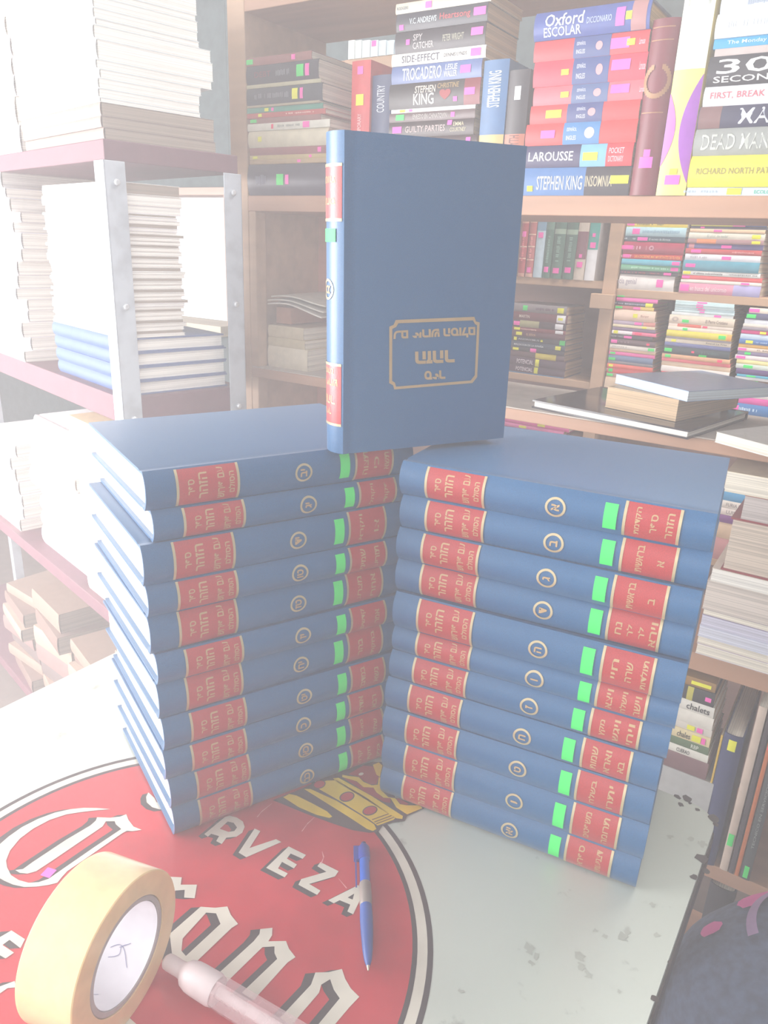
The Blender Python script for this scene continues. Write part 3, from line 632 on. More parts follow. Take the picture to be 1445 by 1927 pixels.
mb = upright(SH, T0, *K4_, 735, 885, 600, 105, 1100, (112, 30, 46), 'tall maroon', 'with a gilt wreath, right of the dictionaries', None, W=.2, base=zM, hard=True, stickers=[('p', .195, .014, .5), ('p', .25, .009, .25)])
Tm = SH.hit(960+885/2.979, 201, T0)[0]-SH.hit(960+728/2.979, 201, T0)[0]; Bm = min(.006, Tm*.16)
Lm = 0
for ch in mb.children:
    if ch.name.startswith('cover'): Lm = max(v.co.x for v in ch.data.vertices)
parts = []
for k in range(26):
    a = math.radians(28+(k/25)*304); r = Tm*.42; xx = Lm*.66+math.cos(a)*r*1.15; zz = Tm/2+math.sin(a)*r
    parts.append(patch_vf(xx-.003, xx+.003, max(zz-.0022, .001), min(zz+.0022, Tm-.001), Tm, Bm, .0007, 2))
parts += [patch_vf(Lm*q, Lm*q+.0012, Tm*.12, Tm*.88, Tm, Bm, .0006, 4) for q in (.48, .88, .95)]
v, f = join(parts[:26]); mesh_obj('gilt_wreath', v, f, mat((160, 116, 80), .45, metal=.2), mb)
for v, f in parts[26:]: mesh_obj('gilt_rule', v, f, mat((160, 116, 80), .45, metal=.2), mb)
yb = upright(SH, T0, *K4_, 888, 1058, 600, -160, 1095, (232, 214, 120), 'tall yellow, cream and purple', 'right of the maroon one with the wreath', None, W=.13, base=zM, bands=[(.585, .9999, (232, 230, 212))], titles=[('▬', .86, .92, (176, 180, 172), .7)], stickers=[('p', .075, .012, .5), ('y', .115, .007, .25)])
Ty = SH.hit(960+1058/2.979, 201, T0)[0]-SH.hit(960+888/2.979, 201, T0)[0]
Ly = max(v.co.x for ch in yb.children if ch.name.startswith('cover') for v in ch.data.vertices)
def lensp(sgn):
    v = []; f = []; n = 20; m_ = 8; B_ = min(.0025, Ty*.08)
    for k in range(n+1):
        t = k/n; x = Ly*((.06+.50*t) if sgn > 0 else (.14+.34*t)); hgt = max(Ty*(.50 if sgn > 0 else .34)*math.sin(math.pi*t)**.9, .0003)
        for q in range(m_+1):
            z = .0002+hgt*q/m_ if sgn > 0 else Ty-.0002-hgt*q/m_
            v.append((x, spine_y(z, Ty, B_)-.0006, z))
    for k in range(n):
        for q in range(m_): a = k*(m_+1)+q; f.append((a, a+m_+1, a+m_+2, a+1))
    return v, f
v, f = lensp(1); mesh_obj('purple_curve', v, f, mat((150, 72, 176), .45), yb)
v, f = lensp(-1); mesh_obj('purple_curve', v, f, mat((176, 96, 190), .45), yb)
K7 = ((1290, 0), 9.32); K8 = ((1260, 190), 7.81)
k8 = lambda x, y: ((1260+x/7.81-1290)*9.32, (190+y/7.81)*9.32)
def e8(xL, yT, yB, *r):
    a, b = k8(xL, yT); _, c_ = k8(xL, yB); return (a, b, c_, 0)+r
x8 = lambda x: k8(x, 0)[0]
stack(SH, T0, *K7, [
 (700, -330, -70, 0, (214, 222, 234), 'grey-blue'),
 (650, -70, 240, 0, (200, 214, 232), 'pale blue', {'k': (1100, 1600, (150, 160, 176))}),
 (575, 260, 625, 0, (224, 232, 238), 'white', {'k': (700, 1800, (206, 212, 220))}),
 (505, 690, 855, 0, (36, 150, 200), 'cyan', {'t': [('The Monday Mile', 730, 1700, (196, 232, 244), .5)], 'n': 'paperback', 'h': False}),
 (520, 860, 985, 0, (186, 172, 168), 'grey-beige', {'h': False}),
 (440, 1000, 1520, 0, (44, 46, 54), 'black', {'t': [('30', 560, 1560, (226, 230, 226), .5, .62), ('SECONDS', 520, 1900, (214, 216, 214), .2, .2)]}),
 (350, 1530, 1860, 0, (226, 226, 232), 'white red-lettered', {'t': [('FIRST, BREAK', 440, 1400, (206, 96, 110), .38), ('ALL THE RULES', 1480, 2500, (206, 96, 110), .38)]}),
 e8(430, 95, 400, (40, 44, 76), 'navy', {'b': [(x8(440), x8(760), (120, 84, 84))], 't': [('MARY', x8(1030), x8(1900), (226, 230, 244), .7)]}),
 e8(350, 420, 800, (148, 152, 148), 'grey', {'t': [("DEAD MAN'S WALK", x8(480), x8(2300), (190, 194, 186), .6)]}),
 e8(300, 815, 1268, (226, 212, 66), 'bright yellow', {'t': [('RICHARD NORTH PATTERSON', x8(410), x8(1900), (150, 140, 60), .2)], 'b': []}),
 e8(110, 1272, 1430, (200, 212, 224), 'pale silvery', {'s': [('y', x8(945), .018, .8)], 't': [('ECOLOGÍA', x8(1240), x8(1600), (60, 180, 140), .55)], 'k': (x8(200), x8(700), (170, 184, 196)), 'h': False})],
 .155, 'the thick-novel stack at the far right', 'novels stacked at the right end of the upper board', base=zM, smin=SH.hit(960+1058/2.979, 201, T0)[0]+.002, Lfix=.235, hard=True, noun='novel')
# ledge: coffee-table book with two books on it
def flat_book(name, A_, B_, C_, z0, z1, col, label, **kw):
    """A_ front-left, B_ front-right, C_ back-right pixels of the top outline at height z1"""
    a = onz(*A_, z1); b = onz(*B_, z1); c = onz(*C_, z1); ex = (b-a); L = ex.length; ex.normalize(); ey = V((-ex.y, ex.x, 0)); Wd = abs((c-b).dot(ey))
    return make_book(name, L, Wd, z1-z0-.0002, col, basis(ex, ey, V((0, 0, 1)), V((a.x, a.y, z0))), label, 'book', **kw)
def flat_book_r(name, A_, B_, C_, z0, z1, col, label, Wx=None, **kw):
    """the same with the fore edge towards the camera"""
    a = onz(*A_, z1); b = onz(*B_, z1); c = onz(*C_, z1); ex = (b-a); L = ex.length; ex.normalize(); ey = V((-ex.y, ex.x, 0)); Wd = Wx or abs((c-b).dot(ey))
    return make_book(name, L, Wd, z1-z0-.0002, col, basis(-ex, -ey, V((0, 0, 1)), V((b.x, b.y, z0))+ey*Wd), label, 'book', **kw)
zb = zG
flat_book_r('coffee_table_book', (1002, 752), (1297, 810), (1396, 772), zb+.0004, zb+.014, (42, 40, 48), 'large glossy black book lying flat on the shelf ledge under two others', hard=True, rough=.12, pages=PAGEW)
flat_book_r('paperback_book', (1143, 727), (1278, 752), (1357, 708), zb+.0145, zb+.0480, (190, 160, 118), 'thick tan-edged book between the large black book and the pale blue one', Wx=.2, pages=PAGEB)
flat_book_r('paperback_book', (1159, 703), (1296, 736), (1358, 690), zb+.0482, zb+.0640, (128, 154, 190), 'pale blue book lying on top of the tan-edged one on the ledge', Wx=.19, pages=mat((206, 220, 230), .6, 'pages'), rough=.3)
flat_book_r('paperback_book', (1348, 812), (1500, 852), (1560, 800), zb+.0004, zb+.016, (200, 196, 190), 'white book with a red edge lying at the right end of the ledge', pages=PAGE)
# lower left cubicle: cream books and loose papers
KL = ((440, 320), 4.015)
stack(SH, T0+.03, *KL, [
 (165, 1155, 1240, 525, (206, 190, 160), 'small cream'), (150, 1242, 1305, 540, (200, 184, 150), 'dusty tan'), (155, 1307, 1372, 560, (222, 210, 186), 'wide pale')],
 .14, 'the short pile behind the upright blue book', 'books in the lower left cubicle', base=zG, pages=PAGE, smin=sPr+.021)
s0_, z0_ = SH.hit(440+200/4.015, 320+1150/4.015, T0+.04)
board('cardboard_box', SH, max(s0_+.01, sPr+.025), s0_+.075, T0+.05, T0+.16, z0_+.001, z0_+.034, mat((176, 124, 98), .7), None).name = 'cardboard_box'
tag(bpy.data.objects['cardboard_box'], 'flat reddish cardboard box on the short pile of cream books', 'box')
def sheet(i, x0, x1, zb_, amp, lab):
    v = []; f = []; n = 14; dw = .13
    for k in range(n+1):
        t = k/n; x = x0+(x1-x0)*t; z = zb_-amp*max(0, t-.35)**1.5*2.2+.003*math.sin(5*t)
        for y, dz in ((0, 0), (dw, .004)): v += [(x, T0+.03+y, z+dz), (x, T0+.03+y, z+dz+.0025)]
    for k in range(n):
        a = 4*k; f += [(a, a+4, a+5, a+1), (a+2, a+3, a+7, a+6), (a+1, a+5, a+7, a+3), (a, a+2, a+6, a+4)]
    f += [(0, 1, 3, 2), (4*n, 4*n+2, 4*n+3, 4*n+1)]
    o = mesh_obj('paper_sheaf', v, f, mat((222-8*i, 214-6*i, 204-8*i), .7), mw=basis(SH.a, SH.b, V((0, 0, 1)), SH.o)); tag(o, lab, 'papers', 'loose papers on the short pile')
zs = z0_+.036
xsh = sPr+.02
sheet(0, xsh, xsh+.14, zs+.003, .012, 'curled sheaf of papers resting on the small cardboard box, lowest')
sheet(1, xsh, xsh+.145, zs+.010, .009, 'pale sheaf of papers in the middle of the loose pile')
sheet(2, xsh+.01, xsh+.15, zs+.018, .006, 'white folded sheaf of papers topmost on the loose pile')
# under the ledge at the right: page edges to the front
K9 = ((1240, 780), 3.707)
stack(SH, T0, *K9, [
 (470, 390, 520, 0, (226, 214, 190), 'thick cream', {'pg': PAGE, 'w': .6}),
 (600, 560, 700, 0, (150, 60, 66), 'grey-edged', {'pg': mat((190, 180, 176), .8, 'pages'), 'w': .9}),
 (505, 715, 1045, 0, (140, 46, 56), 'very thick maroon', {'pg': mat((206, 190, 174), .8, 'pages'), 'h': True}),
 (370, 1065, 1150, 0, (214, 204, 192), 'white-edged', {'pg': PAGEW}),
 (335, 1152, 1350, 0, (200, 190, 184), 'thick pale grey', {'pg': mat((212, 200, 190), .8, 'pages')}),
 (312, 1352, 1390, 0, (110, 84, 130), 'thin purple', {}),
 (298, 1392, 1465, 0, (196, 196, 214), 'lilac magazine', {'pg': mat((206, 204, 222), .7, 'pages')}),
 (285, 1467, 1540, 0, (206, 210, 226), 'pale blue magazine', {'pg': mat((214, 216, 230), .7, 'pages')}),
 (275, 1542, 1590, 0, (200, 184, 180), 'dusty pink magazine', {}),
 (262, 1592, 1660, 0, (206, 200, 210), 'pale violet magazine', {})],
 .2, 'the page-edge stack right of the blue books', 'large books with page edges to the front', base=zK, Lfix=.27, flip=True, noun='book')
# bottom row of the near shelf
K10 = ((1180, 1200), 2.649)
stack(SH, T0, *K10, [
 (300, 190, 232, 440, (150, 112, 60), 'brown box-like', {'s': [('y', 370, .03, .4)]}),
 (296, 234, 300, 436, (44, 46, 50), 'black photo-spined', {'s': [('p', 428, .009, .3)], 'b': [(300, 330, (190, 180, 70))]}),
 (288, 302, 350, 433, (222, 218, 208), 'white-lettered', {'t': [('chalets', 298, 412, (40, 40, 44), .6)]}),
 (278, 352, 410, 428, (226, 220, 208), 'plain white', {}),
 (268, 412, 445, 420, (216, 208, 196), 'off-white', {'s': [('y', 318, .012), ('p', 362, .009)]}),
 (258, 447, 492, 412, (224, 206, 160), 'cream', {'t': [('chales', 250, 315, (60, 60, 60), .6)], 's': [('y', 345, .014), ('p', 380, .006)]}),
 (250, 494, 530, 405, (84, 110, 74), 'green', {'t': [('RBP', 318, 355, (220, 226, 210), .5)]}),
 (244, 532, 568, 402, (226, 222, 210), 'black-lettered white', {'t': [('CUERAO', 246, 310, (40, 40, 44), .5)]}),
 (240, 570, 650, 398, (120, 84, 88), 'dusky maroon', {}),
 (232, 652, 775, 390, (176, 176, 174), 'pale grey mottled', {})],
 .12, 'the small stack behind the table corner', 'small books on the bottom shelf', base=zJ, ext=.05, pages=PAGEB)
g_ = 'books standing on the bottom shelf'
upright(SH, T0, *K10, 425, 437, 670, 486, 900, (214, 176, 60), 'thin yellow', 'between the small stack and the navy one', g_, W=.2, base=zJ)
upright(SH, T0, *K10, 439, 545, 670, 484, 900, (44, 56, 98), 'wide navy', 'with a yellow tag behind the table corner', g_, W=.2, base=zJ, hard=True, stickers=[('y', .93, .02, .4)])
upright(SH, T0, *K10, 556, 602, 750, 345, 1130, (206, 186, 170), 'tall pale', 'right of the wide navy one', g_, W=.2, base=zJ, stickers=[('g', .2, .024, .7)])
upright(SH, T0, *K10, 604, 630, 770, 360, 1130, (70, 62, 70), 'tall dark grey', 'left of the orange-spined one', g_, W=.2, base=zJ, stickers=[])
upright(SH, T0, *K10, 610+22, 610+46, 790, 480, 1150, (196, 106, 54), 'slim orange', 'between dark ones on the bottom shelf', g_, W=.2, base=zJ, stickers=[('r', .93, .02, .6)])
upright(SH, T0, *K10, 660, 716, 800, 380, 1180, (64, 70, 72), 'black white-lettered', 'at the right frame edge, bottom shelf', g_, W=.2, base=zJ, titles=[('CZ', .72, .78, (200, 204, 204), .5), ('TECNICO EN SERVICIOS', .2, .6, (150, 154, 152), .25)], stickers=[('g', .05, .024, .5)])
zF = SH.hit(1345, 1840, T0)[1]
bk = upright(SH, T0, (1220, 1700), 6.42, 620, 960, 250, -200, 900, (36, 38, 46), 'black', 'with pale capitals, standing below the bottom shelf near the backpack', None, W=.2, base=zF-.1, hard=True, titles=[('AMERICA', .35, .85, (176, 150, 146), .28)])
board('shelf_board', SH, sPr, SX, T0, T0+D0, zF-.128, zF-.1005, woodM, shelf)
# ============================================================ FAR SHELF (front plane T1)
far = empty('tall_bookcase', basis(SH.a, SH.b, V((0, 0, 1)), V((0, 0, 0))), 'pale wood bookcase far behind, filled with small paperbacks', 'bookcase')
D1 = .22
zc1 = SH.hit(1140, 530, T1)[1]; zc1b = SH.hit(1140, 544, T1)[1]
zcl = SH.hit(1060, 713, T1)[1]
zc2 = SH.hit(1098, 726, T1)[1]
zc0 = SH.hit(700, 107, T1+.3)[1]
sc0, sc1 = SH.s_at(640, .5, T1), .55
sp0 = SH.s_at(1128, .45, T1); sp1 = sp0+.03
for zz in (zc1, zcl-.0, SH.hit(1000, 812, T1)[1]):
    board('shelf_board', SH, sc0, sp0, T1, T1+D1, zz-.017, zz, woodL, far)
for zz in (SH.hit(1285, 551, T1)[1], SH.hit(1375, 776, T1)[1], SH.hit(1380, 1060, T1)[1]):
    board('shelf_board', SH, sp1, sc1, T1, T1+D1, zz-.017, zz, woodL, far)
zr1 = SH.hit(1285, 551, T1)[1]; zr2 = SH.hit(1375, 776, T1)[1]; zl3 = SH.hit(1000, 812, T1)[1]; zr3 = SH.hit(1380, 1060, T1)[1]
board('post', SH, sp0, sp1, T1-.01, T1+D1, FLOOR, zc1+.19, woodL, far)
board('post', SH, sc0-.03, sc0, T1, T1+D1, FLOOR, zc1+.5, woodL, far)
board('post', SH, sc1, sc1+.03, T1, T1+D1, FLOOR, zc1+.3, woodL, far)
board('back_panel', SH, sc0, sc1, T1+D1, T1+D1+.01, FLOOR, zc1+.22, mat((150, 120, 112), .7, 'wood'), far, b=.0005)
board('bracket', SH, sp0-.018, sp1+.004, T1-.03, T1-.0105, zc1-.058, zc1-.026, woodL, far)
K1 = ((965, 400), 8.03)
g_ = 'reference books standing on the far shelf'
GR = (70, 112, 96)
for xl, xr, yT, yB, col, wd, wh, bands, st, hd in (
  (112, 214, 70, 960, (176, 62, 66), 'red gilt-banded', 'leftmost in the far upright row', [(.0, .06, (206, 150, 130)), (.3, .32, (230, 190, 170)), (.5, .52, (230, 190, 170)), (.9, .94, (210, 150, 130))], [('p', .72)], True),
  (228, 335, 60, 965, (186, 96, 92), 'faded red gilt-banded', 'second in the far upright row', [(.0, .06, (220, 170, 150)), (.28, .3, (230, 190, 170)), (.5, .52, (230, 190, 170)), (.7, .72, (230, 190, 170)), (.9, .94, (214, 160, 140))], [('p', .12)], True),
  (345, 480, 45, 975, (196, 218, 230), 'pale blue', 'third in the far upright row', [(.76, .93, (120, 160, 186))], [('p', .69)], False),
  (484, 606, 45, 990, GR, 'green', 'fourth in the far upright row', [(.78, .9, (96, 136, 118))], [('p', .14)], True),
  (612, 785, 55, 1000, GR, 'broad green', 'in the middle of the three green ones', [(.72, .8, (150, 176, 154))], [('p', .13)], True),
  (792, 962, 65, 1020, (66, 104, 90), 'dark green', 'rightmost of the three green ones', [(.72, .8, (150, 176, 154))], [('p', .15)], True),
  (966, 1124, 75, 1030, (206, 192, 176), 'cream and maroon', 'between the green and teal ones', [(.34, .78, (124, 72, 84))], [('p', .25), ('p', .39, .008, .3)], False),
  (1134, 1290, 80, 1045, (236, 236, 238), 'white and teal', 'beside the far shelf post', [(.50, .999, (60, 160, 150))], [('p', .57), ('p', .73, .008, .3)], False)):
    upright(SH, T1, *K1, xl, xr, 500, yT, yB, col, wd, wh, g_, W=.15, base=zc1, hard=hd, bands=bands, stickers=[(s[0], s[1], .012, .55) if len(s) < 3 else s for s in st], scrib=(.25, .68, tuple(min(255, c+60) for c in col)) if hd else None)
stack(SH, T1, (1125, 405), 8.257, [
 (250, 85, 170, 1395, (244, 214, 70), 'yellow', {'s': [('p', 390)], 'k': (580, 1020, (150, 140, 60))}),
 (232, 172, 310, 1375, (186, 222, 232), 'pale blue', {'s': [('p', 600)], 'k': (700, 1280, (140, 180, 200))}),
 (215, 312, 395, 1355, (64, 86, 100), 'slate', {'s': [('p', 697, .022)], 't': [('El secreto de Ahmose', 800, 1130, (190, 200, 206), .4)], 'k': (420, 590, (190, 200, 206))}),
 (195, 397, 575, 1340, (178, 54, 84), 'crimson', {'s': [('p', 410, .026, .35)], 'k': (500, 760, (226, 170, 186)), 't': [('◎', 800, 875, (226, 170, 186), .4)]}),
 (170, 577, 660, 1310, (206, 54, 66), 'red orange-lettered', {'s': [('p', 215, .016)], 't': [('SEAN COVEY', 285, 525, (250, 220, 220), .6), ('LAS 6 DECISIONES MAS IMPORTANTES DE TU VIDA', 570, 1280, (250, 170, 60), .55)]}),
 (150, 662, 745, 1285, (96, 186, 208), 'cyan', {'s': [('p', 1215)]}),
 (140, 747, 833, 1270, (110, 184, 146), 'green', {'s': [('p', 1190)], 'k': (520, 1100, (170, 220, 190))}),
 (125, 835, 890, 1250, (58, 52, 64), 'black', {'s': [('p', 1085)], 'k': (380, 960, (170, 80, 90))}),
 (40, 892, 1025, 1180, (240, 234, 230), 'wide white', {'s': [('p', 960, .014, .5)], 't': [('Inteligencia genial', 90, 600, (180, 170, 180), .5)]})],
 .14, 'the far bright stack right of the pale post', 'paperbacks stacked on the far upper shelf', base=zr1, smin=sp1+.003)
stack(SH, T1, (1270, 405), 8.257, [
 (262, 112, 163, 1435, (214, 210, 90), 'yellow-green', {'s': [('p', 1000, .024, .9)], 'b': [(1080, 1440, (70, 84, 140))]}),
 (252, 165, 204, 1435, (96, 98, 120), 'grey-navy', {'s': [('p', 430, .008)]}),
 (240, 206, 260, 1405, (240, 206, 170), 'peach', {'s': [('p', 670)]}),
 (225, 262, 360, 1400, (232, 228, 212), 'cream', {'s': [('y', 1265)], 't': [('El olor de nadar', 505, 830, (170, 180, 170), .4)]}),
 (205, 362, 430, 1380, (176, 136, 140), 'mauve and orange', {'b': [(340, 640, (232, 140, 90))], 's': [('y', 1262)]}),
 (190, 432, 508, 1370, (110, 104, 160), 'violet', {'s': [('p', 800, .02)], 'b': [(215, 300, (214, 140, 150))]}),
 (170, 510, 590, 1350, (200, 84, 86), 'red', {'s': [('p', 330, .02)], 'k': (890, 1230, (226, 150, 150))}),
 (165, 592, 690, 1330, (232, 232, 238), 'white', {'s': [('p', 800, .018, .5)], 'k': (240, 500, (190, 190, 200))}),
 (140, 692, 850, 1310, (90, 158, 178), 'thick teal', {'s': [('p', 245, .02, .35)], 'b': []}),
 (125, 852, 920, 1325, (230, 230, 226), 'off-white', {'s': [('y', 185, .015)], 't': [('el último sobreviviente', 285, 740, (60, 60, 70), .45)], 'k': (840, 1280, (150, 150, 150))}),
 (110, 922, 985, 1355, (226, 98, 100), 'coral', {'s': [('p', 170, .016)]}),
 (95, 987, 1035, 1345, (232, 226, 216), 'ivory', {'s': [('p', 1090)]}),
 (80, 1037, 1130, 1325, (222, 150, 172), 'pink and lilac', {'s': [('p', 150, .018)], 'b': [(900, 1330, (176, 170, 214))], 't': [('en busca del unicornio', 235, 800, (246, 220, 226), .45)]})],
 .14, 'the far stack next to the right frame edge', 'paperbacks stacked on the far upper shelf', base=zr1)
stack(SH, T1, (960, 550), 8.03, [
 (90, 160, 282, 860, (140, 132, 134), 'grey', {'s': [('g', 235, .012), ('y', 770)], 'k': (370, 670, (110, 80, 100))}),
 (85, 284, 408, 870, (110, 46, 56), 'maroon', {'s': [('w', 775, .022, .9), ('y', 765, .012, .3)], 't': [('MARTIN', 145, 300, (214, 200, 190), .36)]}),
 (75, 410, 508, 850, (62, 40, 50), 'dark brown', {'b': [(150, 440, (170, 164, 120))], 's': [('p', 105), ('w', 745, .020, .8)]}),
 (65, 510, 568, 840, (130, 44, 54), 'wine red', {'s': [('y', 108), ('w', 745, .02, .8)], 'k': (160, 400, (226, 180, 170))}),
 (60, 570, 648, 835, (94, 44, 60), 'plum', {'s': [('y', 140)], 't': [('EL SEÑOR', 250, 390, (200, 160, 120), .5)]}),
 (50, 650, 728, 840, (40, 40, 58), 'black', {'s': [('y', 78, .008), ('y', 475, .006, .4), ('g', 790, .014, .9)], 't': [('ANONYMUS', 120, 440, (206, 206, 214), .3)]}),
 (40, 730, 810, 830, (50, 64, 84), 'dark teal', {'t': [('MALDICION DE LA ESPAÑA', 60, 505, (220, 224, 228), .42)], 's': [('y', 725, .014, .7)]}),
 (35, 812, 872, 820, (42, 40, 52), 'ink black', {'s': [('y', 85), ('p', 350, .016, .9)]}),
 (30, 874, 958, 815, (96, 64, 70), 'brown', {'b': [(380, 690, (214, 196, 60))]}),
 (20, 960, 1078, 840, (72, 40, 62), 'dark purple', {'t': [('POTENCIAL', 105, 355, (226, 214, 220), .55)], 's': [('y', 412, .010, .9)]}),
 (10, 1080, 1205, 820, (74, 40, 64), 'purple', {'t': [('POTENCIAL', 85, 335, (226, 214, 220), .55)], 's': [('y', 388, .010, .9)]}),
 (5, 1207, 1235, 800, (60, 120, 170), 'thin blue', {})],
 .12, 'the dark pocket stack left of the pale post', 'pocket books on the far lower shelf', base=zcl, ext=.015, pages=PAGEB)
stack(SH, T1, (1085, 545), 8.03, [
 (490, 60, 100, 1270, (190, 176, 150), 'beige', {'s': [('g', 640)]}),
 (470, 102, 155, 1225, (236, 100, 180), 'hot pink', {}),
 (420, 157, 213, 1160, (66, 62, 82), 'dark navy', {'s': [('y', 1110, .016, .9)], 'k': (540, 1040, (170, 170, 190))}),
 (360, 215, 264, 1170, (186, 100, 94), 'brick', {'s': [('g', 535), ('p', 915)], 'b': [(960, 1170, (222, 190, 90))]}),
 (340, 266, 428, 1190, (238, 208, 186), 'thick cream', {'s': [('y', 892, .010, .35)], 't': [('Burger', 975, 1100, (190, 150, 130), .25), ('◎', 370, 470, (214, 180, 160), .6)]}),
 (300, 430, 488, 1190, (186, 166, 186), 'lilac', {'s': [('p', 930)], 'b': [(345, 420, (130, 130, 190)), (1010, 1190, (220, 140, 130))]}),
 (290, 490, 528, 1185, (230, 216, 180), 'buff', {'s': [('y', 1025, .010)]}),
 (275, 530, 578, 1190, (122, 96, 130), 'purple', {'b': [(300, 410, (110, 130, 180))]}),
 (260, 580, 628, 1200, (240, 110, 150), 'pink and white', {'b': [(395, 840, (244, 236, 240))], 's': [('y', 368, .010, .9), ('r', 930)]}),
 (230, 630, 700, 1150, (44, 40, 46), 'black', {'s': [('p', 775, .018, .5)], 'k': (430, 700, (130, 130, 136))}),
 (235, 702, 783, 1190, (96, 66, 74), 'brown-maroon', {'s': [('p', 315, .014, .6), ('r', 1085, .007, .4)], 'k': (420, 800, (140, 110, 120))}),
 (240, 785, 848, 1190, (234, 226, 216), 'off-white', {'s': [('g', 1135, .014)], 'k': (540, 760, (190, 184, 180))}),
 (240, 850, 890, 1190, (206, 172, 140), 'tan', {}),
 (230, 892, 943, 1180, (236, 96, 170), 'magenta', {'s': [('g', 455, .012)]}),
 (225, 945, 1030, 1150, (96, 118, 154), 'steel blue', {'s': [('g', 330, .016, .5, .3)]}),
 (210, 1032, 1070, 1150, (120, 112, 118), 'grey', {}),
 (190, 1072, 1128, 1150, (226, 92, 74), 'orange-red', {'s': [('y', 362, .010)]}),
 (170, 1130, 1208, 1140, (222, 66, 64), 'red white-lettered', {'s': [('g', 195, .010)], 't': [('SEAN COVEY', 250, 470, (250, 226, 226), .55)]}),
 (155, 1210, 1270, 1130, (170, 130, 120), 'brownish', {'s': [('g', 335, .014)]}),
 (145, 1272, 1400, 1130, (206, 180, 150), 'thick sandy', {})],
 .13, 'the first far column behind the ledge books', 'paperback columns on the far lower shelf', base=zr2, pages=PAGEB, smin=sp1+.003)
stack(SH, T1, (1240, 550), 7.05, [
 (225, 100, 130, 1000, (206, 228, 230), 'pale aqua', {'s': [('p', 575, .02)]}), (220, 131, 160, 1000, (200, 224, 228), 'aqua-white', {'s': [('p', 545, .014)]}),
 (215, 161, 190, 1000, (208, 230, 232), 'aqua-grey', {'s': [('p', 540, .014)]}), (210, 191, 220, 1000, (200, 224, 230), 'light aqua', {'s': [('p', 560, .014)]}),
 (205, 221, 250, 1000, (206, 226, 230), 'faint aqua', {'s': [('p', 570, .01)]}),
 (170, 252, 290, 985, (222, 228, 228), 'white', {'s': [('p', 775, .014)]}),
 (145, 292, 400, 1000, (226, 210, 190), 'thick beige', {'s': [('g', 355, .014, .35, .35)], 't': [('El Perro Cristiano', 620, 915, (140, 120, 110), .4), ('◎', 175, 260, (186, 170, 160), .6)], 'b': []}),
 (130, 402, 440, 985, (230, 214, 200), 'ivory and red', {'b': [(245, 560, (220, 100, 80))], 's': [('r', 610, .010)]}),
 (125, 442, 490, 970, (236, 222, 206), 'cream', {'s': [('g', 348, .010)]}),
 (110, 492, 570, 965, (228, 212, 70), 'yellow', {'s': [('g', 840, .014, .6)], 'b': [(900, 965, (240, 170, 80))]}),
 (95, 572, 600, 955, (170, 160, 170), 'grey-lilac', {}),
 (85, 602, 650, 950, (228, 216, 196), 'ivory', {'s': [('y', 195, .010)], 't': [('Raquel La Trist', 620, 900, (110, 100, 96), .5)]}),
 (80, 652, 700, 945, (104, 110, 160), 'indigo', {}),
 (75, 702, 800, 935, (52, 66, 72), 'dark teal', {'s': [('g', 125, .016, .45), ('r', 450, .006, .25), ('g', 585, .016, .3, .1)], 'k': (560, 800, (70, 96, 100))}),
 (45, 803, 858, 945, (220, 170, 130), 'tan orange', {'s': [('g', 120, .012), ('r', 808, .010)]}),
 (40, 860, 900, 945, (230, 110, 120), 'pink-red', {}),
 (36, 902, 960, 945, (222, 196, 166), 'sandy', {}), (34, 962, 1040, 930, (228, 220, 214), 'off-white', {}), (32, 1042, 1080, 920, (210, 60, 80), 'red', {}),
 (30, 1082, 1140, 915, (236, 228, 224), 'snow white', {}), (28, 1142, 1180, 905, (240, 206, 90), 'amber', {}), (26, 1182, 1230, 900, (60, 54, 120), 'dark blue', {}), (20, 1232, 1380, 890, (234, 214, 220), 'pinkish', {})],
 .13, 'the second far column behind the ledge books', 'paperback columns on the far lower shelf', base=zr2, pages=PAGEB)
